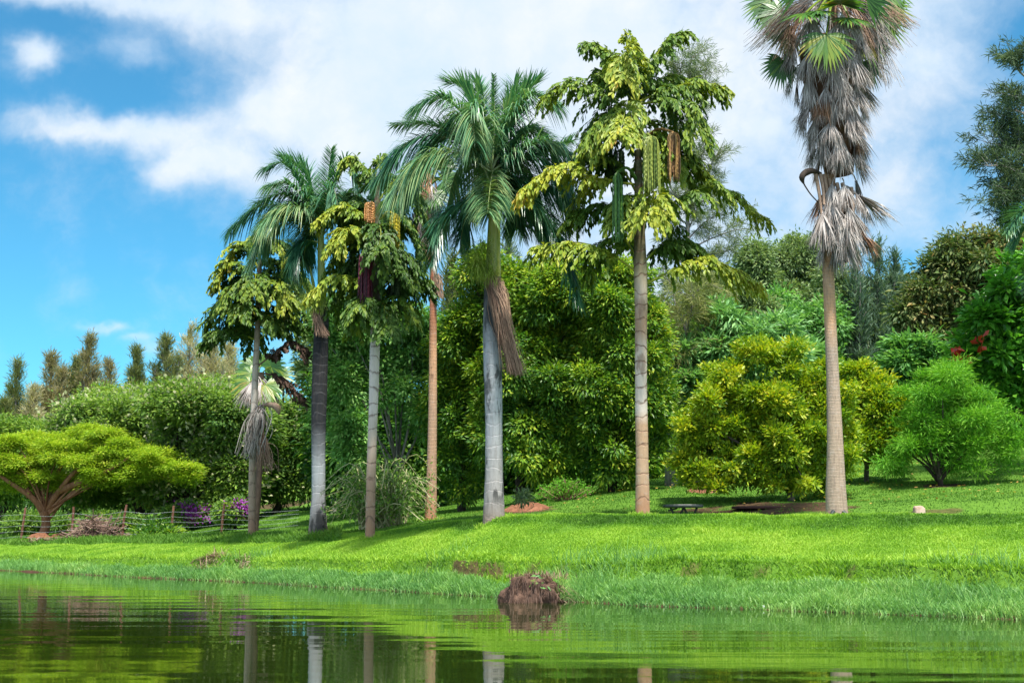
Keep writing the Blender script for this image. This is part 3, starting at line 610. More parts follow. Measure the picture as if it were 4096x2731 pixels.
# --- fishtail palm with the maroon mop (between the royal palms)
bC = hit(370, 538); YC = bC[1]
Cp = thing('fishtail_palm', 'fishtail palm with pale ringed trunk, maroon mop and orange and yellow fruit clusters', 'palm tree', bC)
mC = trunk_mat('pale_fishtail_bark', [(0, (0.330, 0.183, 0.110)), (.25, (0.356, 0.236, 0.165)), (.42, (0.475, 0.378, 0.300)), (.55, (0.581, 0.507, 0.450)), (.80, (0.554, 0.496, 0.440)), (.9, (0.264, 0.224, 0.150)), (1, (0.066, 0.065, 0.035))], 6.6, ring=2.4, ringamt=.7, ringcol=(.12, .075, .055), streak=.22, fiss=16)
trunk(Cp, [(370, 539), (371, 480), (373.5, 400), (375, 340), (377, 290), (378, 230), (377, 180)], [9.8, 9.4, 9.2, 10.2, 9.4, 8, 6], YC, mC, 20, knob=.03, seed=6)
for k, (pts, dY, base, Ls, n) in enumerate([
    ([(1215, 500), (1160, 340), (1090, 240), (1025, 245)], .1, .62, .5, 14), ([(1225, 500), (1225, 350), (1255, 235)], .3, .5, .5, 12), ([(1215, 720), (1100, 610), (960, 570), (845, 640)], -.4, .68, .52, 15),
    ([(1215, 860), (1110, 740), (1010, 725), (955, 810)], -.9, .75, .55, 15), ([(1215, 1160), (1060, 1070), (920, 1050), (805, 1150)], -.6, .62, .55, 15), ([(1235, 720), (1310, 610), (1400, 630)], .3, .4, .5, 13), ([(1235, 980), (1340, 880), (1440, 890), (1495, 980)], -.3, .32, .6, 15),
    ([(1235, 1190), (1330, 1080), (1400, 1010), (1450, 1050)], -.7, .30, .55, 14), ([(1225, 1360), (1320, 1240), (1420, 1230), (1470, 1300)], -.4, .38, .55, 14), ([(1215, 1350), (1130, 1260), (1110, 1300)], -.6, .3, .5, 12), ([(1240, 1200), (1400, 1120), (1540, 1080), (1600, 1130)], .6, .3, .45, 14),
    ([(1220, 800), (1240, 700), (1260, 740), (1250, 860)], -1.1, .35, .55, 13), ([(1220, 1000), (1180, 930), (1110, 950), (1060, 1020)], .4, .25, .55, 13), ([(1225, 1060), (1260, 960), (1230, 980), (1200, 1100)], .7, .2, .6, 13), ([(1220, 640), (1140, 520), (1080, 500), (1040, 560)], .7, .3, .55, 13), ([(1235, 620), (1330, 520), (1420, 700)], .8, .2, .6, 13),
    ([(1235, 860), (1300, 800), (1330, 860), (1340, 960)], -.8, .32, .5, 13), ([(1225, 1330), (1270, 1240), (1300, 1290), (1300, 1400)], -1.0, .36, .5, 13), ([(1215, 1250), (1150, 1200), (1120, 1260)], -.9, .35, .5, 12)]):
    fish_frond(Cp, fpath(cvA, pts, YC, dY), 240 + k, Ls * 1.1, n, base=base - .14, droop=.68)
strands(Cp, at(*cvA(1158, 880), YC - .75), .42, 1.55, 60, S_MAROON, 11, anchor=at(*cvA(1215, 930), YC)); strands(Cp, at(*cvA(1186, 545), YC - .5), .26, .62, 46, S_ORANGE, 12, rad=.024, anchor=at(*cvA(1215, 640), YC)); strands(Cp, at(*cvA(1360, 620), YC - .55), .27, 1.0, 44, S_YELLOW, 13, rad=.022, anchor=at(*cvA(1240, 700), YC))
strands(Cp, at(*cvA(1355, 1000), YC - .3), .38, .85, 44, S_DARK, 14, anchor=at(*cvA(1230, 1040), YC)); strands(Cp, at(*cvA(1045, 1225), YC - .4), .30, .80, 34, S_LEAF, 15, anchor=at(*cvA(1210, 1260), YC))
# --- fishtail palm at the left end of the row
bA = hit(252, 538); YA = bA[1]
A = thing('fishtail_palm', 'leftmost fishtail palm with slim grey trunk and withered brown fronds', 'palm tree', bA)
mA = trunk_mat('slim_fishtail_bark', [(0, (0.356, 0.189, 0.115)), (.12, (0.330, 0.224, 0.160)), (.35, (0.370, 0.283, 0.220)), (.6, (0.475, 0.413, 0.360)), (.82, (0.436, 0.354, 0.280)), (1, (0.158, 0.118, 0.080))], 8.0, ring=2.2, ringamt=.6, streak=.35, fiss=18)
trunk(A, [(252, 539), (252, 480), (253.5, 420), (256, 360), (258, 320), (259.5, 270), (259, 235)], [8, 7, 6.2, 6.8, 6, 5, 3.6], YA, mA, 18, knob=.03, seed=7)
for k, (pts, dY, base, Ls, n) in enumerate([
    ([(405, 920), (350, 850), (260, 840), (210, 930)], -.2, .66, .62, 14), ([(410, 920), (470, 830), (550, 840), (600, 920)], -.5, .72, .65, 14), ([(400, 1050), (290, 980), (190, 955), (125, 1060)], -.4, .66, .65, 15), ([(400, 1200), (310, 1120), (220, 1130), (170, 1230)], -.7, .4, .65, 14),
    ([(390, 1400), (270, 1300), (140, 1270), (65, 1350)], .2, .34, .65, 15), ([(390, 1500), (270, 1440), (140, 1430), (45, 1500)], -.3, .22, .6, 15), ([(410, 1150), (540, 1060), (670, 1030), (750, 1110)], .2, .38, .65, 15), ([(410, 1250), (490, 1130), (560, 1110), (600, 1230)], -.9, .6, .68, 15),
    ([(405, 1490), (540, 1420), (670, 1390), (775, 1430)], -.2, .22, .55, 15), ([(400, 1120), (390, 1040), (380, 1140)], -1.0, .45, .6, 13), ([(405, 1300), (330, 1240), (290, 1290)], -1.0, .4, .6, 13), ([(400, 880), (420, 810), (400, 790)], .3, .6, .5, 11), ([(405, 1200), (480, 1260), (600, 1280), (620, 1370)], .5, .25, .6, 13), ([(400, 1000), (470, 950), (560, 960), (620, 1040)], .6, .3, .65, 13), ([(400, 1350), (300, 1330), (230, 1400)], .7, .2, .65, 13), ([(400, 1080), (300, 1060), (240, 1130)], .7, .25, .65, 13), ([(405, 1380), (470, 1320), (530, 1390)], -.6, .28, .6, 13)]):
    fish_frond(A, fpath(cvA, pts, YA, dY), 280 + k, Ls * 1.05, n, base=base - .08, ll=.18)
cvD = lambda X, Y: ((900 + X / 2.6125) / 4, (1300 + Y / 2.6125) / 4)
for k, (pts, dY) in enumerate([([(345, 420), (480, 320), (680, 180), (890, 280)], -.1), ([(370, 500), (520, 520), (640, 600), (790, 740)], .2)]):
    o = fish_frond(A, fpath(cvD, pts, YA, dY), 320 + k, .55, 16, base=.35, mat=DEADLEAF, name='withered_frond')
strands(A, at(*cvA(350, 1055), YA - .5), .30, .95, 34, S_GREEN, 21, anchor=at(*cvA(400, 1100), YA)); strands(A, at(*cvA(598, 1320), YA - .2), .16, .45, 16, S_GREEN, 22, anchor=at(*cvA(410, 1400), YA))
broom(A, at(*cvD(390, 1180), YA - .15), at(*cvD(430, 1500), YA - .35), .22, 46, BROOM, 23, w=.018, crk=.10); broom(A, at(*cvD(370, 860), YA - .12), at(*cvD(265, 1350), YA - .3), .20, 90, THATCH, 24, w=.020, crk=.14); broom(A, at(*cvD(370, 860), YA - .12), at(*cvD(395, 1250), YA - .15), .04, 16, BROOM, 25, w=.022)
g = G(); P = smooth_path([at(*cvD(365, 840), YA), at(*cvD(450, 825), YA - .2), at(*cvD(540, 850), YA - .3), at(*cvD(565, 930), YA - .3)], 14); V, F = tube(P, np.interp(np.linspace(0, 1, 14), [0, .5, .8, 1], [.02, .10, .13, .02]), 9); V[:, 2] = V[:, 2]; mk('dry_sheath', g.add(V, F), STALKD, A, smooth=True)

def arching(p, az, L, rise, drop):
    """spine of a frond leaving p towards azimuth az: up, out and over"""
    d = np.array((cos(az), sin(az), 0)); return smooth_path([p, p + d * L * .33 + np.array((0, 0, rise * L)), p + d * L * .72 + np.array((0, 0, rise * L * 1.15 - drop * L * .25)), p + d * L + np.array((0, 0, rise * L - drop * L))], 24)
for root, Y, cv, x, y0, y1, n, Lr, base, sd in ((Fp, YF, cvF, 672, 430, 1330, 8, (1.2, 1.7), .38, 1), (Cp, YC, cvA, 1228, 520, 1340, 9, (1.2, 1.6), .28, 2), (A, YA, cvA, 405, 900, 1450, 9, (1.2, 1.8), .30, 3)):
    r = rng(1000 + sd)
    for k in range(n):
        p = at(*cv(x, y0 + (y1 - y0) * (k + .5) / n), Y); fish_frond(root, arching(p, (k * 2.4 + r.random()) % 3.5 - .18, r.uniform(*Lr), .38 + .2 * r.random(), .55 + .3 * r.random()), 1010 + 40 * sd + k, .6, 12, base=base + .15 * (r.random() - .5))
for root, Y, c, n, sd in ((E, YE, (494, 190), 9, 1), (B, YB, (321, 232), 8, 2)):
    r = rng(1200 + sd)
    for k in range(n):
        royal_frond(root, arching(at(*c, Y), k * (pi + .5) / n - .25 + r.random() * .4, r.uniform(1.9, 2.5) if sd == 1 else r.uniform(1.8, 2.3), .35 + .35 * r.random(), .45 + .6 * r.random()), 1210 + 30 * sd + k, .9, .7, n=70, base=.3 + .3 * r.random())
# ---------------- fan palms
def fan(parent, hub, d, n, R, mat, seed, nseg=26, span=115, droop=.25, petiole=None, base=.45, name='fan_leaf', fold=.12):
    """a pleated fan leaf: segments spread in the plane of d and side from the hub"""
    r = rng(seed); d = nrm(np.asarray(d, float)); n = np.asarray(n, float); s_ = nrm(np.cross(d, n)); n = np.cross(s_, d); g = G()
    a = np.radians(np.linspace(-span, span, nseg)) + r.normal(size=nseg) * .02
    D = np.cos(a)[:, None] * d + np.sin(a)[:, None] * s_; L = R * (.82 + .18 * np.cos(a * .6)) * (.9 + .2 * r.random(nseg))
    sd = nrm(-np.sin(a)[:, None] * d + np.cos(a)[:, None] * s_) + n * (fold * np.where(np.arange(nseg) % 2, 1, -1))[:, None]
    w = 2 * R * .62 * np.radians(2 * span) / nseg
    V, F = ribbons(np.broadcast_to(hub, (nseg, 3)), D, L, w * .9, droop * (.7 + .6 * r.random(nseg)), 6, nrm(sd), (.06, .45, .85, 1.0, .6, .3, .03)); g.add(V, F, np.repeat(np.clip(base + .2 * r.normal(size=nseg), 0, 1), 6))
    if petiole is not None:
        V, F = tube(smooth_path([petiole, (np.asarray(petiole) + hub) / 2 + np.array((0, 0, .1)), hub], 8), np.linspace(.035, .022, 8), 6); g.add(V, F, .8)
    return mk(name, g, mat, parent)
def dead_fan_mesh(seed, mat, L=.85, n=46, cone=34, bulge=.32):
    """a dry fan leaf hanging down: built at the origin, outward is +X"""
    r = rng(seed); a = np.radians(np.linspace(-cone, cone, n)) * (1 + .1 * r.normal(size=n)); g = G()
    D = np.stack([bulge + .12 * r.normal(size=n), np.sin(a), -np.cos(a)], 1)
    sd = nrm(np.stack([.25 * np.where(np.arange(n) % 2, 1, -1), np.ones(n), 0 * a], 1)); P = np.zeros((n, 3)) + r.normal(size=(n, 3)) * .015
    V, F = ribbons(P, D, L * (.7 + .45 * r.random(n)), .055, .22 + .2 * r.random(n), 5, sd, (.3, .9, 1, .6, .3, .05)); g.add(V, F, np.repeat(np.clip(.5 + .22 * r.normal(size=n), 0, 1), 5))
    m_ = 60; k = r.integers(0, n, m_); q = P[k] + nrm(D[k]) * (L * (.45 + .35 * r.random(m_)))[:, None]; q[:, 2] -= .08             # frayed threads
    V, F = ribbons(q, D[k] + r.normal(size=(m_, 3)) * .25, .30 * (.5 + r.random(m_)), .016, .5 * np.ones(m_), 3); g.add(V, F, np.repeat(r.random(m_), 3))
    V, F = tube(smooth_path([(-.30, 0, .34), (-.12, 0, .20), (0, 0, 0)], 6), np.linspace(.03, .02, 6), 5); g.add(V, F, .6)
    return mk('dead_fan_leaf', g, mat)
def skirt(parent, Y, rows, count, seed, protos, size=1.0, py_rng=None, core=None):
    """dead leaves shingled round the trunk; rows: (py, left px, right px)"""
    r = rng(seed); rows = np.array(rows, float); g = G()
    yy = np.linspace(rows[0, 0], rows[-1, 0], 40); l_ = np.interp(yy, rows[:, 0], rows[:, 1]); R_ = np.interp(yy, rows[:, 0], rows[:, 2])
    P = np.array([at((a + b) / 2, y, Y) for a, b, y in zip(l_, R_, yy)]); rad = (R_ - l_) / 2 * Y / FPX
    V, F = tube(P, rad * .62, 18); c = np.repeat(P, 18, 0); V = c + (V - c) * (.85 + .35 * fbm(V * 5, seed))[:, None]
    mk('thatch_core', g.add(V, F, .15), core or THATCHB, parent, smooth=False)
    out = []
    for k in range(count):
        f = (k + r.random()) / count; i = int(f * 39); az = (k * 2.399963 + r.normal() * .2) % (2 * pi)
        if sin(az) > .55: az = -az                                        # most of them on the sides one can see
        src = protos[r.integers(0, len(protos) - (r.random() > .22))]; o = src.copy(); COL.objects.link(o)
        sc = size * (.75 + .45 * r.random()); top = i; rr = max(rad[i] - .20 * sc, rad[i] * .55)
        p = P[i] + np.array((cos(az) * rr, sin(az) * rr, .25 + .2 * r.random()))
        o.parent = parent; o.location = p - LOC[parent.name]; o.rotation_euler = (r.normal() * .08, r.normal() * .14 , az); o.scale = (sc, sc, sc); o.name = 'dead_fan_leaf'; out.append(o)
    return out
bG = stand(836, 33.2); YG_ = bG[1]
Gp = thing('fan_palm', 'very tall fan palm wearing a long shaggy grey skirt of dead leaves', 'palm tree', bG)
mG = trunk_mat('fan_palm_bark', [(0, (0.396, 0.236, 0.155)), (.03, (0.330, 0.248, 0.185)), (.35, (0.356, 0.266, 0.195)), (.62, (0.317, 0.242, 0.185)), (.78, (0.475, 0.277, 0.150)), (.9, (0.396, 0.248, 0.150)), (1, (0.356, 0.201, 0.110))], 6.2, ring=13.0, ringamt=.25, ringcol=(.14, .10, .08), streak=.45, fiss=26, nz_scale=9)
trunk(Gp, [(837, 515), (836, 495), (835, 440), (832, 360), (829.5, 300), (828, 240), (832, 120), (833, 20), (834, -30)], [23, 16.5, 12.6, 12.0, 11.2, 11, 11, 10, 10], YG_, mG, 24, seed=8)
protos = [dead_fan_mesh(500 + k, THATCH if k < 6 else THATCHB, .8 + .08 * (k % 3), 44, 28 + 6 * (k % 3)) for k in range(7)]
rowsG = [(y / 2.297, a / 2.297, b / 2.297) for y, a, b in [(95, 1800, 2000), (150, 1800, 2000), (200, 1815, 1996), (260, 1832, 1990), (340, 1856, 1986), (400, 1874, 1982)]]
skirt(Gp, YG_, rowsG, 78, 31, protos, .64)
rowsG2 = [(y / 2.297, a / 2.297, b / 2.297) for y, a, b in [(455, 1875, 1985), (510, 1866, 1985), (560, 1880, 1980), (600, 1896, 1962)]]
skirt(Gp, YG_, rowsG2, 21, 32, protos, .70)
for k, (x0, y0, x1, y1) in enumerate([(1873, 395, 1888, 500), (1885, 400, 1893, 470), (1893, 400, 1905, 490), (1905, 410, 1915, 500), (1922, 420, 1935, 490), (1935, 420, 1945, 500), (1955, 430, 1960, 520)]):
    g = G(); V, F = tube(smooth_path([at(*cv2(x0, y0), YG_ - .25), at(*cv2((x0 + x1) / 2 + 2, (y0 + y1) / 2), YG_ - .33), at(*cv2(x1, y1), YG_ - .42)], 8), np.linspace(.05, .032, 8), 6); mk('dry_leaf_stalk', g.add(V, F), STALKD, Gp, smooth=True)
for k, (x, y) in enumerate([(1890, 492), (1932, 500), (1975, 450), (1968, 520)]):
    o = protos[k % 3 if k < 2 else 5 + k % 2].copy(); COL.objects.link(o); o.parent = Gp; o.location = at(*cv2(x, y), YG_ - (.45 if k < 2 else .1)) - LOC[Gp.name]; o.rotation_euler = (0, (0, 0, -.55, -.25)[k], (-pi / 2, -pi / 2, 0, -.3)[k]); o.name = 'dead_fan_leaf'; o.scale = (1.0, 1.0, .85)
g = G(); V, F = tube(smooth_path([at(*cv2(1886, 398), YG_ - .2), at(*cv2(1860, 392), YG_ - .4), at(*cv2(1842, 408), YG_ - .5), at(*cv2(1858, 440), YG_ - .4), at(*cv2(1880, 465), YG_ - .3)], 26), np.interp(np.linspace(0, 1, 26), [0, .3, .5, .6, 1], [.03, .085, .07, .018, .014]), 7); mk('dry_flower_sheath', g.add(V, F), BARK_DARK, Gp, smooth=True)
ctr = at(833, -6, YG_)
for k, (hx, hy, dx, dz, dyy, R, b) in enumerate([(1898, 80, 0, -1, -.22, .74, .62), (1795, 28, -1, -.25, 0, .75, .25), (1812, 70, -1, -.5, -.2, .62, .3), (1972, 78, .8, -.75, -.3, .75, .85), (2018, 42, 1, -.45, 0, .72, .55), (2040, 15, 1, -.1, .1, .7, .4),
        (1800, 140, -.7, -.9, 0, .6, .25), (1990, 140, .5, -1, .1, .6, .2), (1850, 30, -.4, -.4, -1, .7, .4), (1950, 40, .4, -.5, -1, .65, .45), (1770, 0, -1, .1, .2, .75, .3), (1930, 10, .1, .2, -1, .7, .5), (1990, -5, .7, .5, -.6, .75, .45), (1840, -25, -.5, .8, -.5, .8, .4), (1900, -40, 0, 1, -.2, .8, .4), (1960, -40, .4, 1, .2, .8, .4), (2030, -30, 1, .5, .3, .8, .4), (1790, -40, -.8, .7, .4, .8, .4), (1880, 25, -.2, -.3, -1, .6, .3), (2000, 90, 1, -.8, .4, .6, .3)]):
    hub = at(*cv2(hx, hy), YG_ + (dyy * .9 if k else -1.2)); nr2 = np.array((0, -1., .35)) if abs(dyy) < .8 else np.array((dx * .3, -.5, .8))
    fan(Gp, hub, (dx, dyy, dz), nr2, R, FANG, 600 + k, petiole=ctr + np.array((0, dyy * .15, -.1)), base=b, droop=.30, span=100)
for k, (x0, y0, x1, y1) in enumerate([(1860, 0, 1735, 110), (1850, 10, 1760, 80), (1960, 0, 2065, 120), (1970, -10, 2085, 60), (1870, 10, 1840, 110), (1930, 5, 1975, 120), (1985, 20, 2040, 190), (1850, 30, 1800, 130), (1890, 0, 1880, 70), (1955, 10, 1990, 110)]):
    broom(Gp, at(*cv2(x0, y0), YG_ - .2), at(*cv2(x1, y1), YG_ - .5), .17, 60, (THATCH, BROOM)[k % 2], 640 + k, w=.008, name='dry_flower_stalk', crk=.08)
# --- fan palm with a bare tan trunk half hidden behind the royal palm's crown
bD = hit(430, 520); YD = bD[1]
Dp = thing('fan_palm', 'fan palm with slender tan trunk and dead leaves hanging under the royal palm crown', 'palm tree', bD)
mD = trunk_mat('tan_fan_palm_bark', [(0, (0.396, 0.183, 0.100)), (.15, (0.370, 0.224, 0.145)), (.5, (0.383, 0.242, 0.160)), (.72, (0.502, 0.283, 0.160)), (.84, (0.317, 0.153, 0.085)), (1, (0.330, 0.118, 0.060))], 7.2, ring=9.0, ringamt=.3, streak=.4, fiss=24, nz_scale=8, blotch=(3, .55, .62, 4.4, 5.6, .6), blotchcol=(.06, .035, .025))
trunk(Dp, [(430, 521), (431, 500), (432.5, 420), (433, 340), (433, 270), (430, 220), (428, 165)], [13, 9.8, 8.6, 7.6, 7, 7, 6.5], YD, mD, 20, seed=9)
sk = skirt(Dp, YD, [(cvE(0, y)[1], cvE(a, 0)[0], cvE(b, 0)[0]) for y, a, b in [(800, 320, 440), (900, 292, 440), (1000, 296, 425), (1100, 330, 420), (1170, 365, 420)]], 34, 33, [protos[6]] * 2 + protos[4:], .72)
broom(Dp, at(*cvE(420, 1280), YD - .15), at(*cvE(440, 1410), YD - .25), .07, 60, BROOM, 41, w=.012)
for k, (hx, hy, dx, dz, dyy, R) in enumerate([(330, 760, -1, -.2, 0, .7), (460, 740, .8, 0, -.2, .7), (380, 660, -.3, 1, -.2, .8), (300, 690, -.9, .5, .3, .7), (440, 660, .5, .9, .3, .7), (350, 820, -.6, -.9, -.4, .6), (410, 820, .3, -1, -.5, .6), (380, 720, 0, .2, 1, .7)]):
    fan(Dp, at(*cvE(hx, hy), YD + dyy * .8), (dx, dyy, dz), (0, -1, .4), R, FANG, 660 + k, petiole=at(*cvE(385, 770), YD), base=.3)
# --- small fan palm far behind the leftmost fishtail palm
Y2 = 56.0; b2 = stand(257, Y2)
D2 = thing('fan_palm', 'low fan palm with yellowish leaves behind the leftmost fishtail trunk', 'palm tree', b2)
g = G(); V, F = tube(smooth_path([b2 - np.array((0, 0, .2)), at(259, 470, Y2), at(261, 372, Y2)], 20), np.linspace(.13, .13, 20), 12); mk('trunk', g.add(V, F), BARK_DARK, D2, smooth=True)
c2 = at(*cvD(340, 570), Y2)
for k, (hx, hy, dx, dz, dyy, R, b) in enumerate([(270, 500, -1, .1, 0, 0.78, 0.77), (260, 590, -1, -.3, -.2, 0.78, 0.77), (420, 620, .5, -.8, -.5, 0.90, 0.81), (540, 520, 1, .2, 0, 0.78, 0.64), (250, 660, -.8, -.9, .2, 0.70, 0.13), (380, 400, .2, 1, .2, 0.78, 0.51), (300, 420, -.6, .8, .2, 0.78, 0.51), (480, 430, .7, .7, -.2, 0.78, 0.51), (440, 560, .8, -.4, .5, 0.70, 0.59)]):
    fan(D2, at(*cvD(hx, hy), Y2 + dyy), (dx, dyy, dz), (0, -1, .5), R, FANG, 680 + k, petiole=c2, base=b * .72, droop=.3)
for k in range(10):
    o = protos[k % 7].copy(); COL.objects.link(o); o.parent = D2; an = -pi * (k + .5) / 14; o.location = c2 + np.array((cos(an) * .4, sin(an) * .4, -.1 - .07 * (k % 4))) - LOC[D2.name]; o.rotation_euler = (0, -.25, an); o.name = 'dead_fan_leaf'; o.scale = (.9,) * 3
for o in protos: bpy.data.objects.remove(o)

# grass growing up against the palm feet
r = rng(1300); Q = []
for b, w_ in ((bE, .34), (bB, .32), (bF, .24), (bC, .20), (bA, .18), (bG, .30), (bD, .26)):
    n = 150; an = r.uniform(pi, 2 * pi, n); rr = w_ * (1.0 + .5 * r.random(n)); x, y = b[0] + np.cos(an) * rr, b[1] + np.sin(an) * rr; Q.append(np.stack([x, y, ground(x, y) - .02], 1))
Q = np.concatenate(Q); n = len(Q); D = np.stack([r.normal(size=n) * .35, r.normal(size=n) * .35, np.ones(n)], 1); g = G()
V, F = ribbons(Q, D, .10 + .14 * r.random(n), .016, .3 * np.ones(n), 3, nrm(np.stack([np.ones(n), r.normal(size=n) * .5, np.zeros(n)], 1)), (1, .85, .1)); g.add(V, F, np.repeat(np.clip(.35 + .5 * r.random(n), 0, 1), 3))
tag(mk('trunk_foot_grass', g, LAWN), 'grass tufts growing against the feet of the palm trunks', 'grass', kind='stuff')
# ------------------------------------------------------------------ trees and shrubs
def crown(g, blobs, ncl, nl, cr, L, W, seed, out=.6, droop=.2, inner=.55, lump=.3, wpos=.45, flat=0.0, upn=.7, fold=.12, base=.5, lo=None, cspread=.5, core=.16, cut=None, thin=0.0):
    """leaves in clumps spread through the outer part of a crown made of overlapping rounded masses"""
    r = rng(seed); C = np.array([b[0] for b in blobs]); R = np.array([b[1] for b in blobs])
    C2, R2 = [], []                                         # smaller boughs budding from every big mass
    for c_, r_ in zip(C, R):
        m_ = int(np.clip(12 * (r_[0] * r_[2]) ** .5, 8, 34)); dd = rv(r, m_); dd[:, 2] = np.where(r.random(m_) < .35, np.abs(dd[:, 2]), dd[:, 2]); q_ = (.60 + .52 * r.random((m_, 1)))
        C2.append(c_ + dd * r_ * q_); R2.append(r_ * (.20 + .25 * r.random((m_, 1))) * np.array((1, 1, .85)))
    C0, R0, nb_ = C, R, len(C); C = np.concatenate([C] + C2); R = np.concatenate([R * .78] + R2)
    w = (R[:, 0] * R[:, 2]); w[:nb_] *= core; w /= w.sum()
    k = r.choice(len(C), ncl, p=w); d = rv(r, ncl); d[:, 2] = np.where(r.random(ncl) < .3, np.abs(d[:, 2]), d[:, 2])
    f = inner + (1 - inner) * r.random(ncl) ** .6; f = f * (1 + .45 * r.random(ncl) ** 5) * (1 + lump * 2 * (vnoise(d * 2.2 + k[:, None] * 7.1, seed) - .5))
    P = C[k] + d * R[k] * f[:, None]
    dep = np.min(np.linalg.norm((P[:, None] - C0[None]) / R0[None], axis=2), axis=1); P, d, k = P[dep > .35], d[dep > .35], k[dep > .35]
    if thin:                                                # fewer boughs low down, where the crown opens
        h_ = (P[:, 2] - P[:, 2].min()) / np.ptp(P[:, 2]); q = r.random(len(P)) > thin * np.clip(1.15 - 1.5 * h_, 0, 1); P, d, k = P[q], d[q], k[q]
    if cut is not None: q = P[:, 2] > cut + .5 * (r.random(len(P)) - .5); P, d, k = P[q], d[q], k[q]
    if lo is not None: q = P[:, 2] > lo + .1; P, d, k = P[q], d[q], k[q]
    n = len(P); on = nrm(d / R[k]); crnd = r.random(n); j = np.repeat(np.arange(n), nl); m_ = len(j)
    cr = cr * .74; off = r.normal(size=(m_, 3)) * cr * np.array((1, 1, .75 - .5 * flat)); Q = P[j] + off
    D = on[j] * out + off / cr * .5 + rv(r, m_) * .6 + np.array((0, 0, -droop)); D[:, 2] *= 1 - flat
    N = on[j] * .95 + np.array((0, 0, upn)) + rv(r, m_) * .5
    l_ = L * (.65 + .7 * r.random(m_)); V, F = kites(Q, D, N, l_, W * (.7 + .6 * r.random(m_)), wpos, fold, .10)
    g.add(V, F, np.clip(base + cspread * (crnd[j] - .5) + .45 * (r.random(m_) - .5), 0, 1)); return P
def blobs_at(Y, B):
    """(px, py, half width, half height, dY, depth half) in picture units -> metres"""
    out = []
    for b in B:
        px, py, rx, ry = b[:4]; dy_ = b[4] if len(b) > 4 else 0; c = at(px, py, Y + dy_); k = Y / FPX
        out.append((c, np.array((rx * k, (b[5] if len(b) > 5 else max(1.0 * rx * k, .9)), ry * k))))
    return out
def tree(name, label, cat, Y, foot, stem, widths, B, ncl, nl, cr, L, W, mat, bark, seed, group=None, nlimb=9, blossom=None, crown_name='crown', limbs=(), limb_w=.35, tone=.5, cutpy=None, **kw):
    """stem: picture path from the foot up; B: the rounded masses of the crown"""
    b = stand(foot, Y); T = thing(name, label, cat, b, group); r = rng(seed + 1)
    pts = np.array([b - np.array((0, 0, .15))] + [at(px, py, Y) for px, py in stem]); pts[1:, 1] += r.normal(size=len(stem)) * .15
    g = G(); wd = np.array(widths) / 2 * Y / FPX; n = 16; PP = smooth_path(pts, n); V, F = tube(PP, np.interp(np.linspace(0, 1, n), np.linspace(0, 1, len(wd)), wd), 10)
    V = V + (fbm(V * 4, seed)[:, None] - .45) * wd[0] * .5 * nrm(V - np.repeat(PP, 10, 0)); g.add(V, F)
    BB = blobs_at(Y, B); gl = G(); P = crown(gl, BB, ncl, nl, cr, L, W, seed, lo=b[2], base=tone, cut=(None if cutpy is None else at(512, cutpy, Y)[2]), **kw)
    for path in limbs:
        q = smooth_path(np.array([at(x, y, Y + dd) for x, y, dd in path]), 12); V, F = tube(q, np.linspace(wd[-1] * .9, wd[-1] * .22, 12), 7); g.add(V, F)
    if len(P):
        for i in r.choice(len(P), min(nlimb, len(P)), replace=False):
            k = r.integers(n // 2, n); s_ = PP[k]; e = P[i]; mid = s_ * .5 + e * .5 + np.array((0, 0, .12 * np.linalg.norm(e - s_))) + r.normal(size=3) * .12
            V, F = tube(smooth_path([s_, mid, e], 9), np.linspace(wd[-1] * limb_w * 1.6, .012, 9), 6); g.add(V, F, r.random())
    mk('trunk', g, bark, T, smooth=True); mk(crown_name, gl, mat, T)
    if blossom:
        bm, bn, bl, bs = blossom; i = r.choice(len(P), min(bn, len(P)), replace=False); c = np.repeat(P[i], 14, 0); n_ = len(c); o = r.normal(size=(n_, 3)) * bs; q = G()
        V, F = kites(c + o, o + np.array((0, 0, .2)), rv(r, n_), bl * (.6 + .8 * r.random(n_)), bl * .8, .5); q.add(V, F, r.random(n_)); mk('blossom', q, bm, T)
    return T
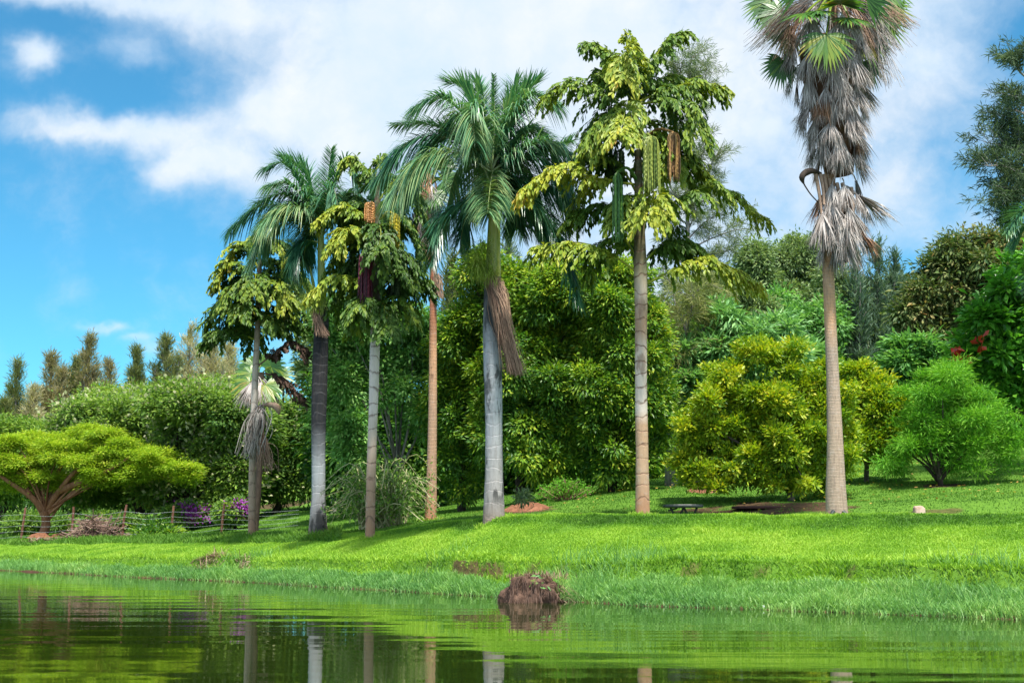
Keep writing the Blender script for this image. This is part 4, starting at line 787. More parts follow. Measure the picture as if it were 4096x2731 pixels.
def needle_tree(name, label, cat, Y, foot, top, half, seed, mat, bark, group=None, nb=46, per=60, L=.42, W=.035, up=.7, lean=0.0, bare=.25, ragged=.6, stemw=.16, cols=3, tuft=.22, bottom=None, tone=.5):
    """feathery casuarina-like tree: a thin stem, ascending branches, tufts of needles"""
    b = stand(foot, Y); T = thing(name, label, cat, b, group); r = rng(seed); t_ = at(foot + lean, top, Y); H = t_ - b; g = G()
    PP = smooth_path([b - np.array((0, 0, .2)), b + H * .5 + r.normal(size=3) * .15, t_], 16); V, F = tube(PP, np.linspace(stemw, .02, 16), 8); g.add(V, F)
    gl = G(); lead = [(b, t_, half * Y / FPX)]                    # a few near-vertical leaders give the ragged outline
    for k in range(cols):
        f0 = .25 + .3 * r.random(); an = r.uniform(0, 2 * pi); q0 = b + H * f0; off = half * Y / FPX * (.45 + .5 * r.random()); q1 = b + H * (.62 + .30 * r.random()); q1 = q1 + np.array((cos(an) * off, sin(an) * off, 0)); lead.append((q0, q1, half * Y / FPX * .55))
        V, F = tube(smooth_path([q0, (q0 * .6 + q1 * .4) + np.array((cos(an), sin(an), 0)) * off * .35, q1], 8), np.linspace(.06, .015, 8), 5); g.add(V, F)
    for i in range(nb):
        li = 0 if r.random() < .5 else r.integers(0, len(lead)); b_, e_, hw = lead[li]; f = (bare if li == 0 else .1) + (1 - (bare if li == 0 else .1)) * r.random(); p = b_ + (e_ - b_) * f
        prof = min(1, 1.9 * (1 - f) + .12) * (.45 + ragged * vnoise(np.array([[f * 9, seed * 3.3, li * 2.7]]), seed)[0])
        l_ = hw * .8 * prof * (.6 + .7 * r.random()) + .12; an = r.uniform(0, 2 * pi); e = p + np.array((cos(an) * l_, sin(an) * l_, l_ * up + .25))
        q = smooth_path([p, (p + e) / 2 - np.array((0, 0, .08 * l_)), e], 8); V, F = tube(q, np.linspace(.035, .008, 8), 4); g.add(V, F)
        m_ = max(10, int(per * (.3 + l_ / (half * Y / FPX)))); u_ = .15 + .85 * r.random(m_) ** .7; i0 = np.minimum((u_ * 7).astype(int), 6); c = q[i0] + (q[i0 + 1] - q[i0]) * (u_ * 7 - i0)[:, None] + r.normal(size=(m_, 3)) * tuft * .5
        D = nrm(q[i0 + 1] - q[i0]) * .6 + rv(r, m_) * .6 + np.array((0, 0, .35)); V, F = kites(c, D, rv(r, m_), L * (.6 + .8 * r.random(m_)), W, .5, 0, .15); gl.add(V, F, np.clip(tone + .35 * (r.random() - .5) + .4 * (r.random(m_) - .5), 0, 1))
    m_ = per * 3; c = t_ - H * (.10 * r.random((m_, 1))) ; D = np.array((0, 0, 1.)) + rv(r, m_) * .6; V, F = kites(c, D, rv(r, m_), L, W, .5); gl.add(V, F, tone)
    mk('trunk', g, bark, T, smooth=True); mk('crown', gl, mat, T); return T

LIME = leaf_mat('umbrella_acacia_leaf', [(0, (.10, .20, .018)), (.4, (.22, .36, .022)), (.8, (.38, .48, .03)), (1, (.50, .50, .08))], trans=.42, rough=.6, spec=.2, nscale=.6, namp=.3)
ACA = leaf_mat('acacia_leaf', [(0, (.05, .125, .035)), (.4, (.125, .235, .045)), (.75, (.23, .35, .05)), (1, (.33, .42, .10))], trans=.38, rough=.6, spec=.2, nscale=.35, namp=.35)
CREAM = leaf_mat('cream_blossom', [(0, (.22, .25, .12)), (1, (.46, .46, .28))], trans=.3, rough=.8, spec=.1)
CONB = leaf_mat('brown_needles', [(0, (.10, .115, .060)), (.5, (.22, .205, .105)), (1, (.36, .30, .16))], trans=.35, rough=.7, spec=.1, nscale=.4, namp=.4)
CONG = leaf_mat('olive_needles', [(0, (0.036, 0.080, 0.043)), (.5, (0.109, 0.152, 0.051)), (1, (0.246, 0.239, 0.087))], trans=.3, rough=.7, spec=.15, nscale=.4, namp=.4)
CONT = leaf_mat('tan_needles', [(0, (.19, .20, .11)), (.5, (.35, .33, .18)), (1, (.50, .44, .27))], trans=.35, rough=.7, spec=.1, nscale=.4, namp=.4)
COMP = leaf_mat('fresh_compound_leaf', [(0, (0.051, 0.152, 0.043)), (.45, (0.123, 0.304, 0.072)), (.8, (0.217, 0.435, 0.102)), (1, (0.319, 0.507, 0.145))], trans=.33, rough=.5, spec=.35, nscale=.7, namp=.3)
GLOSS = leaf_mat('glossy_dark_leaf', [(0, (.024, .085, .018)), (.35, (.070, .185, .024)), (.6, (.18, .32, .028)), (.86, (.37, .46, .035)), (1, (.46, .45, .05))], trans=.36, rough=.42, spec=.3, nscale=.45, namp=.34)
YELL = leaf_mat('yellow_green_leaf', [(0, (.045, .13, .014)), (.35, (.12, .25, .018)), (.62, (.25, .38, .020)), (.86, (.40, .48, .022)), (1, (.50, .48, .03))], trans=.38, rough=.45, spec=.35, nscale=.8, namp=.25, tint=(1.2, 1.15, .4))
WISP = leaf_mat('wispy_grey_green', [(0, (0.051, 0.087, 0.051)), (.5, (0.123, 0.181, 0.087)), (1, (0.246, 0.275, 0.131))], trans=.35, rough=.7, spec=.15)
WISPT = leaf_mat('wispy_tan_green', [(0, (0.087, 0.123, 0.043)), (.5, (0.189, 0.232, 0.072)), (1, (0.348, 0.319, 0.131))], trans=.35, rough=.7, spec=.15)
PALE = leaf_mat('pale_pinnate_leaf', [(0, (0.080, 0.189, 0.065)), (.5, (0.189, 0.392, 0.131)), (1, (0.334, 0.522, 0.217))], trans=.33, rough=.5, spec=.35)
EUC = leaf_mat('gum_tree_leaf', [(0, (0.080, 0.138, 0.065)), (.5, (0.167, 0.254, 0.094)), (1, (0.304, 0.377, 0.131))], trans=.3, rough=.5, spec=.3, nscale=.35, namp=.35)
BLUE = leaf_mat('blue_green_leaf', [(0, (0.036, 0.080, 0.058)), (.5, (0.087, 0.152, 0.094)), (1, (0.160, 0.232, 0.131))], trans=.28, rough=.6, spec=.25, nscale=.4, namp=.3)
OLIVE = leaf_mat('olive_drooping_leaf', [(0, (0.035, 0.080, 0.026)), (.4, (0.087, 0.138, 0.036)), (.75, (0.189, 0.203, 0.072)), (.93, (0.319, 0.232, 0.087)), (1, (0.435, 0.217, 0.072))], trans=.26, rough=.55, spec=.2, nscale=.35, namp=.3)
FEATH = leaf_mat('feathery_bright_leaf', [(0, (0.051, 0.174, 0.017)), (.5, (0.116, 0.326, 0.026)), (1, (0.246, 0.478, 0.043))], trans=.38, rough=.6, spec=.2, nscale=.6, namp=.3)
BIG = leaf_mat('broad_bright_leaf', [(0, (0.029, 0.116, 0.017)), (.5, (0.080, 0.275, 0.029)), (1, (0.189, 0.450, 0.043))], trans=.36, rough=.35, spec=.5, nscale=.7, namp=.3)
REDL = leaf_mat('red_leaf', [(0, (.30, .015, .012)), (1, (.45, .06, .02))], trans=.3, rough=.35, spec=.5)
PURP = leaf_mat('purple_bract', [(0, (.20, .02, .27)), (1, (.40, .07, .46))], trans=.35, rough=.6)
BANA = leaf_mat('yellow_banana_leaf', [(0, (.22, .30, .02)), (1, (.50, .42, .03))], trans=.4, rough=.5, spec=.3)

# ---- left: umbrella acacia in the clearing by the fence
bU = hit(45, 539); YU = bU[1]
tree('umbrella_acacia', 'spreading flat-topped acacia with red-brown trunk and lime leaves by the fence', 'tree', YU, 45, [(45, 524), (45.5, 510)], [11, 9.5, 8.5],
     [(20, 470, 26, 11), (42, 458, 24, 9, 1), (62, 446, 26, 8), (92, 434, 24, 7, 1), (115, 437, 22, 7), (75, 462, 26, 8, -1), (128, 449, 26, 7, -1), (152, 456, 22, 7, -1.5), (172, 467, 20, 7, -2), (188, 478, 12, 6, -2), (108, 466, 26, 8, -1.5), (-12, 462, 30, 12), (12, 448, 26, 9), (140, 474, 26, 8, -2), (60, 478, 24, 8), (35, 440, 24, 8, 1.5), (100, 482, 22, 7, -1), (8, 484, 22, 7)], 2300, 44, .24, .15, .045, LIME, BARK_RED, 700, cutpy=489,
     limbs=[[(45, 512, 0), (32, 497, -.3), (10, 482, -.6), (-15, 465, -1)], [(45, 512, 0), (38, 490, .4), (28, 470, .8)], [(46, 510, 0), (58, 492, -.4), (76, 470, -.8), (105, 448, -1.2)], [(46, 508, 0), (53, 492, .4), (58, 472, .8), (70, 452, 1)], [(60, 490, -.4), (84, 480, -.9), (112, 468, -1.6), (130, 456, -2)], [(30, 496, -.3), (18, 470, 0), (20, 452, .4)]],
     nlimb=26, limb_w=.20, flat=.60, out=.5, droop=0, inner=.25, lump=.5, upn=1.2, tone=.55)
# ---- broad flowering acacias behind the fence
ga = 'broad acacias behind the fence'
tree('broad_acacia', 'broad acacia with dark leaning trunk nearest the brush pile behind the fence', 'tree', 70, 146, [(139, 508), (132, 480)], [13, 11, 9], [(118, 478, 42, 32), (150, 445, 48, 40), (95, 440, 42, 32), (165, 480, 32, 26), (130, 412, 44, 18), (75, 470, 36, 30)], 2500, 40, .38, .22, .085, ACA, BARK_DARK, 710, ga, cutpy=506, blossom=(CREAM, 420, .20, .30), flat=.4, nlimb=14)
tree('broad_acacia', 'broad acacia with stout dark trunk standing right behind the purple bougainvillea', 'tree', 66, 184, [(178, 508), (180, 486)], [13, 11, 9], [(205, 440, 50, 36), (220, 478, 38, 26), (185, 480, 34, 26), (235, 445, 34, 42), (200, 410, 46, 22), (160, 470, 30, 30)], 2600, 40, .38, .22, .085, ACA, BARK_DARK, 711, ga, cutpy=506, blossom=(CREAM, 480, .20, .30), flat=.4, nlimb=16,
     limbs=[[(181, 495, 0), (205, 480, -1), (235, 470, -1.5), (258, 472, -2)], [(181, 498, 0), (210, 492, -.5), (240, 490, -1)]])
tree('broad_acacia', 'darker green acacia with curved black trunk beside the blackened royal palm', 'tree', 68, 276, [(281, 500), (282, 478)], [9, 7, 6], [(292, 455, 34, 36), (270, 478, 26, 24), (318, 468, 24, 34), (298, 428, 36, 26), (255, 450, 28, 40)], 2000, 40, .38, .22, .085, ACA, BARK_DARK, 712, ga, cutpy=503, blossom=(CREAM, 130, .18, .3), flat=.2, tone=.38)
tree('broad_acacia', 'green acacia at the far left edge below the brown conifers', 'tree', 80, 4, [(4, 500), (6, 470)], [12, 9, 8], [(10, 462, 40, 32), (45, 448, 36, 26), (-20, 452, 40, 36), (70, 468, 30, 28)], 1900, 36, .45, .25, .10, ACA, BARK_DARK, 713, ga, cutpy=500, flat=.25)
tree('broad_acacia', 'light green acacia crown rising highest in the middle of the acacias', 'tree', 84, 225, [(225, 470), (224, 440)], [9, 8, 7], [(225, 405, 34, 22), (190, 412, 30, 20), (255, 412, 26, 22), (150, 408, 34, 18), (112, 412, 30, 18), (230, 435, 40, 24)], 1900, 36, .42, .25, .10, ACA, BARK_DARK, 714, ga, blossom=(CREAM, 120, .2, .3), flat=.25, tone=.62)
for k, (px, lb) in enumerate([(36, 'low scrub bush at the left edge behind the fence'), (106, 'dark scrub bush behind the brush pile'), (226, 'leafy scrub bush left of the slim fishtail trunk')]):
    tree('scrub_bush', lb, 'bush', 76 + 3 * k, px, [(px, 526)], [3, 2], [(px, 522, 22, 9), (px + 16, 524, 18, 7), (px - 14, 525, 16, 7)], 420, 22, .25, .2, .08, ACA, BARK_DARK, 720 + k, 'scrub bushes behind the fence', nlimb=6, tone=.4)
# ---- the row of far casuarinas at the left
CN = [(4, 405, 9, CONG, 'short olive casuarina at the very left edge'), (17, 366, 15, CONG, 'thin twin-topped olive casuarina at the left end of the far row'), (33, 390, 13, CONT, 'low pale tan casuarina between two olive ones'), (51, 360, 12, CONB, 'brownish casuarina with a dark crooked tip'),
      (62, 374, 11, CONB, 'rounded brown casuarina beside the crooked-tipped one'), (76, 364, 10, CONG, 'narrow casuarina just left of the tallest brown one'), (89, 341, 14, CONB, 'tallest dark brown casuarina of the far left row'), (104, 366, 9, CONB, 'leaning brown casuarina branch tree right of the tallest one'), (117, 402, 9, CONG, 'smallest casuarina low in the gap of the far row'),
      (136, 352, 9, CONG, 'green casuarina with stepped outline below the small cloud'), (151, 386, 10, CONG, 'low leaning green casuarina next to the stepped one'), (166, 343, 13, CONG, 'dark green pointed casuarina left of the tan ones'), (190, 330, 20, CONT, 'large tan casuarina with a feathery top'), (212, 342, 17, CONT, 'pale tan casuarina behind the leftmost fishtail palm'), (230, 350, 14, CONT, 'thin tan casuarina right of the pale tan one')]
for k, (px, top, hw, m_, lb) in enumerate(CN):
    needle_tree('casuarina', lb, 'tree', 98 + (k * 5) % 9, px, top, hw * 1.3, 740 + k, m_, BARK_GREY, 'far casuarinas at the left', nb=190, per=60, L=.55, W=.045, lean=(6 if k in (7, 10) else 0), bare=.2, up=.9, tuft=.30, tone=.62)
# ---- middle: light compound-leaved tree with several stems
tree('compound_leaf_tree', 'light green tree with thin branching grey stems between the fishtail and tan palm trunks', 'tree', 49, 398, [(398, 490), (398, 468)], [5, 4.5, 4], [(352, 345, 26, 32), (343, 400, 20, 38), (410, 335, 26, 28), (415, 380, 22, 30), (378, 325, 24, 22), (385, 370, 20, 30), (350, 440, 22, 26), (420, 420, 16, 22), (330, 330, 16, 24)], 1700, 26, .24, .19, .075, COMP, BARK_GREY, 770,
     limbs=[[(398, 470, 0), (390, 430, -.2), (380, 390, -.4), (372, 350, -.6)], [(398, 470, 0), (408, 430, 0), (412, 390, -.3), (412, 350, -.5)], [(398, 474, 0), (385, 448, .2), (365, 425, .3), (350, 405, 0)], [(398, 466, 0), (400, 420, .4), (395, 370, .5)], [(398, 470, 0), (415, 440, .3), (424, 410, .3)]], nlimb=10, flat=.1, out=.7, inner=.3, droop=.45, tone=.62)
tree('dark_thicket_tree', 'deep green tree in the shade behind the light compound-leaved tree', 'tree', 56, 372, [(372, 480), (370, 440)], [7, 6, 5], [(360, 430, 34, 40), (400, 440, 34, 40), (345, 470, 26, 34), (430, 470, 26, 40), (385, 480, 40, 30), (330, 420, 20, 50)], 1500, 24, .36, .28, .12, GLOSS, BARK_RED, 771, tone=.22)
# sprawling shrub with arching bare twigs
bS = hit(382, 527, 30); YS = 44.0; bS = stand(380, YS); T = thing('sprawling_shrub', 'low sprawling shrub with arching pale twigs between the royal and fishtail trunks', 'shrub', bS)
r = rng(780); g = G(); gl = G()
for k in range(110):
    px = 380 + r.uniform(-20, 25); e = np.array((r.uniform(316, 444), r.uniform(480, 524))); m_ = np.array(((px + e[0]) / 2, min(e[1], 512) - r.uniform(6, 26))); dy_ = r.uniform(-1.6, 1.6)
    q = smooth_path([bS + np.array(((px - 380) * .03, dy_ * .3, -.05)), at(m_[0], m_[1], YS + dy_ * .7), at(e[0], e[1], YS + dy_)], 12); V, F = tube(q, np.linspace(.024, .009, 12), 4); g.add(V, F, r.random())
    n_ = 50; u_ = .25 + .75 * r.random(n_); i0 = np.minimum((u_ * 11).astype(int), 10); c = q[i0] + r.normal(size=(n_, 3)) * np.array((.16, .16, .11)); V, F = kites(c, rv(r, n_) + (0, 0, -.2), rv(r, n_) + (0, 0, .8), .14, .055, .5); gl.add(V, F, np.clip(.35 + .5 * (r.random(n_) - .5), 0, 1))
TWIG = plain_mat('pale_twig', (.20, .20, .09), (.42, .40, .22), 9)
mk('stems', g, TWIG, T); mk('leaves', gl, ACA, T)
# ---- the big glossy hedge trees
gh = 'dense glossy trees behind the royal palm'
hk = dict(L=.160, W=.068, mat=GLOSS, bark=BARK_DARK, cr=.19, out=.75, droop=.3, inner=.62, lump=.45, fold=.18, cspread=.45, core=.22, thin=.75)
tree('glossy_evergreen', 'dense glossy tree left of the pale royal palm trunk', 'tree', 48, 462, [(462, 480), (462, 440)], [9, 8, 7], [(462, 350, 24, 36), (468, 410, 26, 50), (448, 430, 22, 50), (488, 400, 24, 60), (452, 480, 22, 34), (478, 318, 20, 26), (440, 390, 14, 30)], 2700, 30, seed=790, group=gh, tone=.50, **hk)
tree('glossy_evergreen', 'largest dense glossy tree right behind the brown broom of the royal palm', 'tree', 47, 520, [(520, 480), (520, 430)], [10, 9, 8], [(502, 300, 40, 40), (545, 315, 44, 46), (520, 380, 48, 56), (560, 390, 44, 60), (530, 445, 48, 44), (575, 455, 40, 36), (495, 440, 26, 50), (480, 330, 26, 40)], 6400, 30, seed=791, group=gh, tone=.52, nlimb=14, **hk)
tree('glossy_evergreen', 'dense glossy tree behind the tallest fishtail palm trunk', 'tree', 46.5, 612, [(612, 470), (612, 430)], [10, 9, 8], [(600, 310, 42, 44), (628, 340, 36, 56), (605, 400, 44, 56), (640, 420, 30, 56), (600, 460, 40, 36), (640, 470, 24, 26), (655, 390, 18, 50), (622, 285, 26, 20)], 5800, 30, seed=792, group=gh, tone=.54, nlimb=14, **hk)
# ---- tall wispy casuarina behind the tallest fishtail palm
def wispy(name, label, Y, foot, stem, limbs, mat, seed, per=46, L=.40, W=.022, sw=.18, tone=.5, tuft=.16):
    b = stand(foot, Y); T = thing(name, label, 'tree', b); r = rng(seed); g = G(); gl = G()
    V, F = tube(smooth_path(np.array([b - np.array((0, 0, .2))] + [at(x, y, Y) for x, y in stem]), 24), np.linspace(sw, .03, 24), 8); g.add(V, F)
    for path in limbs:
        dy_ = r.uniform(-1.6, 1.2); q0 = [at(x, y, Y + dy_ * i / (len(path) - 1)) for i, (x, y) in enumerate(path)]; q = smooth_path(np.array(q0), 14); V, F = tube(q, np.linspace(.05, .010, 14), 5); g.add(V, F)
        for s_ in range(16):
            u_ = .3 + .7 * r.random(); i0 = min(int(u_ * 13), 12); p = q[i0]; e = p + nrm(q[i0 + 1] - q[i0]) * .5 * r.random() + r.normal(size=3) * np.array((.45, .45, .32)) + np.array((0, 0, .15)); V, F = tube(np.array([p, (p + e) / 2 + (0, 0, .04), e]), [.014, .01, .005], 3); g.add(V, F)
            n_ = per; c = p + (e - p) * (.3 + .7 * r.random((n_, 1))) + r.normal(size=(n_, 3)) * tuft * .5; D = nrm(e - p) * .7 + rv(r, n_) * .8; V, F = kites(c, D, rv(r, n_), L * (.5 + .8 * r.random(n_)), W, .5, 0, .12); gl.add(V, F, np.clip(tone + .6 * (r.random(n_) - .5), 0, 1))
    mk('trunk', g, BARK_GREY, T, smooth=True); mk('crown', gl, mat, T); return T
wispy('tall_casuarina', 'tall wispy grey-green casuarina showing right of the tallest fishtail palm crown', 62, 688, [(688, 400), (688, 250), (686, 140), (690, 60)],
      [[(687, 100), (690, 75), (692, 55)], [(687, 110), (697, 85), (702, 60)], [(686, 95), (680, 75), (684, 58)], [(687, 130), (700, 105), (708, 82)], [(687, 180), (702, 155), (712, 132)], [(687, 190), (706, 172), (718, 152)], [(687, 200), (708, 190), (716, 178)], [(687, 210), (672, 190), (664, 170)], [(687, 240), (705, 222), (726, 210)], [(687, 250), (712, 238), (738, 228)], [(687, 262), (712, 255), (736, 248)], [(687, 270), (672, 250), (660, 240)], [(687, 280), (706, 275), (728, 278)], [(687, 300), (704, 292), (716, 300)], [(688, 150), (676, 130), (668, 118)], [(688, 230), (700, 205), (708, 195)], [(688, 300), (674, 284), (662, 276)], [(688, 225), (690, 205), (694, 190)]], WISP, 800, per=62, W=.026, tone=.62)
wispy('feathery_tree', 'feathery tan-green tree with red-brown trunk just right of the tallest fishtail trunk', 50, 671, [(671, 470), (674, 420), (682, 360), (690, 300)],
      [[(676, 400), (668, 380), (662, 360)], [(676, 400), (690, 385), (702, 380)], [(680, 370), (670, 345), (668, 320)], [(682, 360), (698, 340), (708, 322)], [(684, 345), (690, 318), (694, 292)], [(686, 330), (676, 305), (674, 290)], [(688, 320), (704, 302), (712, 296)], [(682, 360), (700, 356), (716, 350)], [(678, 385), (694, 368), (706, 360)], [(676, 405), (662, 400), (654, 404)], [(676, 410), (692, 410), (704, 416)], [(680, 375), (672, 362), (664, 345)], [(690, 305), (700, 285), (702, 275)], [(684, 350), (676, 330), (680, 312)]], WISPT, 801, per=60, L=.34, W=.024, sw=.24, tone=.5)
# ---- pale pinnate tree, yellow-green bushy trees
tree('pinnate_leaf_tree', 'pale green tree with large pinnate leaves above the yellow-green bush', 'tree', 50, 735, [(735, 440), (733, 390)], [7, 6, 5], [(725, 318, 18, 12), (768, 338, 24, 16), (690, 360, 24, 18), (735, 355, 36, 22), (705, 385, 30, 20), (790, 360, 24, 18), (760, 375, 30, 20)], 560, 30, .28, .42, .10, PALE, BARK_GREY, 810, flat=.35, out=.9, droop=.25, inner=.3, nlimb=10)
yk = dict(mat=YELL, bark=plain_mat('bush_bark', (.06, .05, .04), (.18, .15, .12), 9), cr=.125, out=.7, droop=-.30, inner=.45, lump=.4, L=.125, W=.062, cspread=.55, limb_w=.5)
gy = 'yellow-green bushy trees on the hillside'
bY = hit(792, 490); 
tree('yellow_green_tree', 'wide bushy tree with yellow-green leaf tips left of the shaggy fan palm trunk', 'tree', 39.8, 790, [(788, 482), (780, 462)], [8, 7, 5], [(700, 448, 24, 26), (690, 420, 14, 18), (718, 405, 22, 24), (728, 378, 18, 16), (757, 358, 20, 18), (762, 400, 30, 30), (800, 362, 18, 20), (822, 378, 14, 18), (800, 410, 26, 30), (780, 445, 36, 30), (738, 440, 28, 28), (815, 455, 28, 26), (742, 472, 30, 12), (705, 480, 20, 10), (752, 482, 26, 9), (794, 480, 26, 10), (826, 476, 18, 13), (836, 420, 18, 28), (842, 398, 10, 12), (690, 472, 18, 12), (722, 470, 20, 14), (838, 455, 16, 20)], 4000, 32, seed=820, group=gy, nlimb=34, tone=.62, **yk)
tree('yellow_green_tree', 'smaller yellow-green bushy tree right of the shaggy fan palm trunk', 'tree', 44, 868, [(868, 478), (868, 455)], [6, 5, 4], [(862, 398, 28, 30), (888, 415, 28, 38), (858, 440, 30, 30), (898, 445, 22, 24), (845, 410, 18, 30)], 1900, 32, seed=821, group=gy, nlimb=14, tone=.60, **yk)
# ---- small feathery tree on the slope
bM = hit(939, 485)
tree('feathery_bush_tree', 'small rounded feathery bright green tree on the open slope, several stems from one foot', 'tree', bM[1], 939, [(938, 478), (938, 470)], [7, 6, 5], [(950, 380, 24, 13), (930, 398, 24, 15), (975, 402, 24, 13), (955, 420, 28, 15), (915, 423, 20, 13), (992, 426, 22, 13), (1010, 440, 14, 13), (940, 445, 30, 13), (905, 450, 16, 11), (975, 450, 22, 13), (893, 468, 18, 9), (962, 466, 22, 9), (1004, 462, 11, 14), (948, 365, 12, 6)], 1000, 44, .20, .16, .030, FEATH, BARK_DARK, 830, thin=.4, flat=.12, out=.6, droop=0, inner=.3, nlimb=12, tone=.58, core=.10,
     limbs=[[(939, 478, 0), (930, 450, -.3), (925, 415, -.4)], [(939, 478, 0), (948, 450, .2), (955, 410, .3)], [(940, 480, 0), (955, 462, -.3), (975, 440, -.6)], [(938, 480, 0), (925, 465, .2), (905, 450, .4)], [(940, 478, 0), (941, 445, .4), (940, 400, .5)]])
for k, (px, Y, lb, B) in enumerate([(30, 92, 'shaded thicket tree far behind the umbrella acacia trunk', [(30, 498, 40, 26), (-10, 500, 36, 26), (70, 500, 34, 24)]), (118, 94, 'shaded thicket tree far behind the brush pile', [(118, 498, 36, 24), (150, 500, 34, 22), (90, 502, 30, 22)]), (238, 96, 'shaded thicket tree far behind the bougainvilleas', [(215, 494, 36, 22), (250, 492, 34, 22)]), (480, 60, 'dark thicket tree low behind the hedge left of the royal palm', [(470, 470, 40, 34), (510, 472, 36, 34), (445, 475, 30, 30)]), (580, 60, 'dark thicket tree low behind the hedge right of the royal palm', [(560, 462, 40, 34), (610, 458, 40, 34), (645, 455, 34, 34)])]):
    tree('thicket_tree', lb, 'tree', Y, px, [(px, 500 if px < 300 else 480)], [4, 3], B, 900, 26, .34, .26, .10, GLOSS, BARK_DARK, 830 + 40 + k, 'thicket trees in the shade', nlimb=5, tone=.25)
# ---- right: broad dark tree, almond, casuarina and palm at the edge
tree('olive_tree_crown', 'large dull olive tree with drooping brownish leaves high at the right', 'tree', 58, 975, [(975, 450), (972, 400)], [11, 9, 8], [(950, 300, 36, 36), (985, 278, 40, 34), (1015, 268, 34, 34), (930, 325, 30, 30), (975, 335, 50, 34), (1020, 320, 36, 40), (960, 262, 20, 20), (1000, 248, 20, 14), (925, 350, 26, 22)], 3000, 26, .34, .30, .10, OLIVE, BARK_DARK, 840, out=.7, droop=.5, inner=.55, lump=.5, nlimb=16, tone=.5)
tree('broad_leaf_tree', 'green tree with pale layered leaves below the large olive tree', 'tree', 54, 925, [(925, 440), (925, 410)], [7, 6, 5], [(925, 365, 28, 18), (905, 375, 22, 22), (950, 375, 24, 22), (915, 350, 18, 12), (940, 395, 30, 22)], 620, 26, .28, .36, .12, COMP, BARK_DARK, 841, flat=.35, out=.9, droop=.3, inner=.3)
almond = tree('almond_tree', 'large-leaved bright green tree at the right edge with a few red leaves', 'tree', 47, 1034, [(1034, 440), (1032, 390)], [12, 10, 8], [(1000, 318, 30, 22), (1024, 285, 30, 30), (985, 345, 26, 14), (1005, 365, 34, 22), (1030, 350, 34, 40), (1020, 395, 30, 24), (968, 352, 14, 8)], 520, 24, .22, .34, .17, BIG, BARK_DARK, 842, out=.7, droop=.1, inner=.4, lump=.4, wpos=.62, flat=.25, nlimb=14)
r = rng(843); g = G()
for px, py, n_ in [(958, 356, 16), (983, 343, 7), (955, 352, 9), (980, 340, 4)]:
    c = at(px, py, 45.6) + r.normal(size=(n_, 3)) * np.array((.09, .1, .08)); V, F = kites(c, rv(r, n_) + (0, 0, -.4), rv(r, n_) + (0, -.3, .6), .34, .17, .62); g.add(V, F, r.random(n_))
mk('red_leaves', g, REDL, almond)
wispy('edge_casuarina', 'dark wispy casuarina reaching in from the right edge above the palm frond', 44, 1046, [(1046, 400), (1040, 250), (1032, 120), (1026, 30)],
      [[(1036, 180), (1012, 168), (984, 165)], [(1036, 190), (1010, 178), (992, 160)], [(1036, 170), (1016, 150), (985, 142)], [(1036, 200), (1014, 192), (1002, 205)], [(1032, 120), (1016, 110), (1003, 118)], [(1032, 105), (1018, 95), (1008, 98)], [(1030, 80), (1020, 72), (1014, 62)], [(1036, 160), (1018, 145), (1010, 125)], [(1036, 210), (1018, 212), (1010, 222)], [(1036, 150), (1022, 140), (1018, 160)], [(1036, 175), (1022, 178), (1014, 190)]], WISP, 850, per=80, L=.30, W=.030, tone=.12)
bR = stand(1066, 42.0); T = thing('feather_palm', 'palm at the right edge of which only frond tips show below the casuarina', 'palm tree', bR)
g = G(); V, F = tube(smooth_path([bR - np.array((0, 0, .2)), at(1064, 380, 42), at(1060, 250, 42)], 16), np.linspace(.26, .18, 16), 14); mk('trunk', g.add(V, F), BARK_GREY, T, smooth=True)
idt = lambda x, y: (x, y)
for k, (pts, dY) in enumerate([([(1060, 250), (1040, 215), (1022, 212), (1006, 232)], -1), ([(1060, 250), (1045, 225), (1026, 225), (1014, 244)], .4), ([(1060, 250), (1070, 200), (1100, 190), (1140, 220)], 0), ([(1060, 250), (1060, 190), (1062, 170)], .6), ([(1060, 250), (1090, 240), (1120, 260), (1135, 300)], .5), ([(1060, 250), (1040, 260), (1032, 290)], -.8)]):
    royal_frond(T, fpath(idt, pts, 42.0, dY), 860 + k, .8, .25, base=.4)
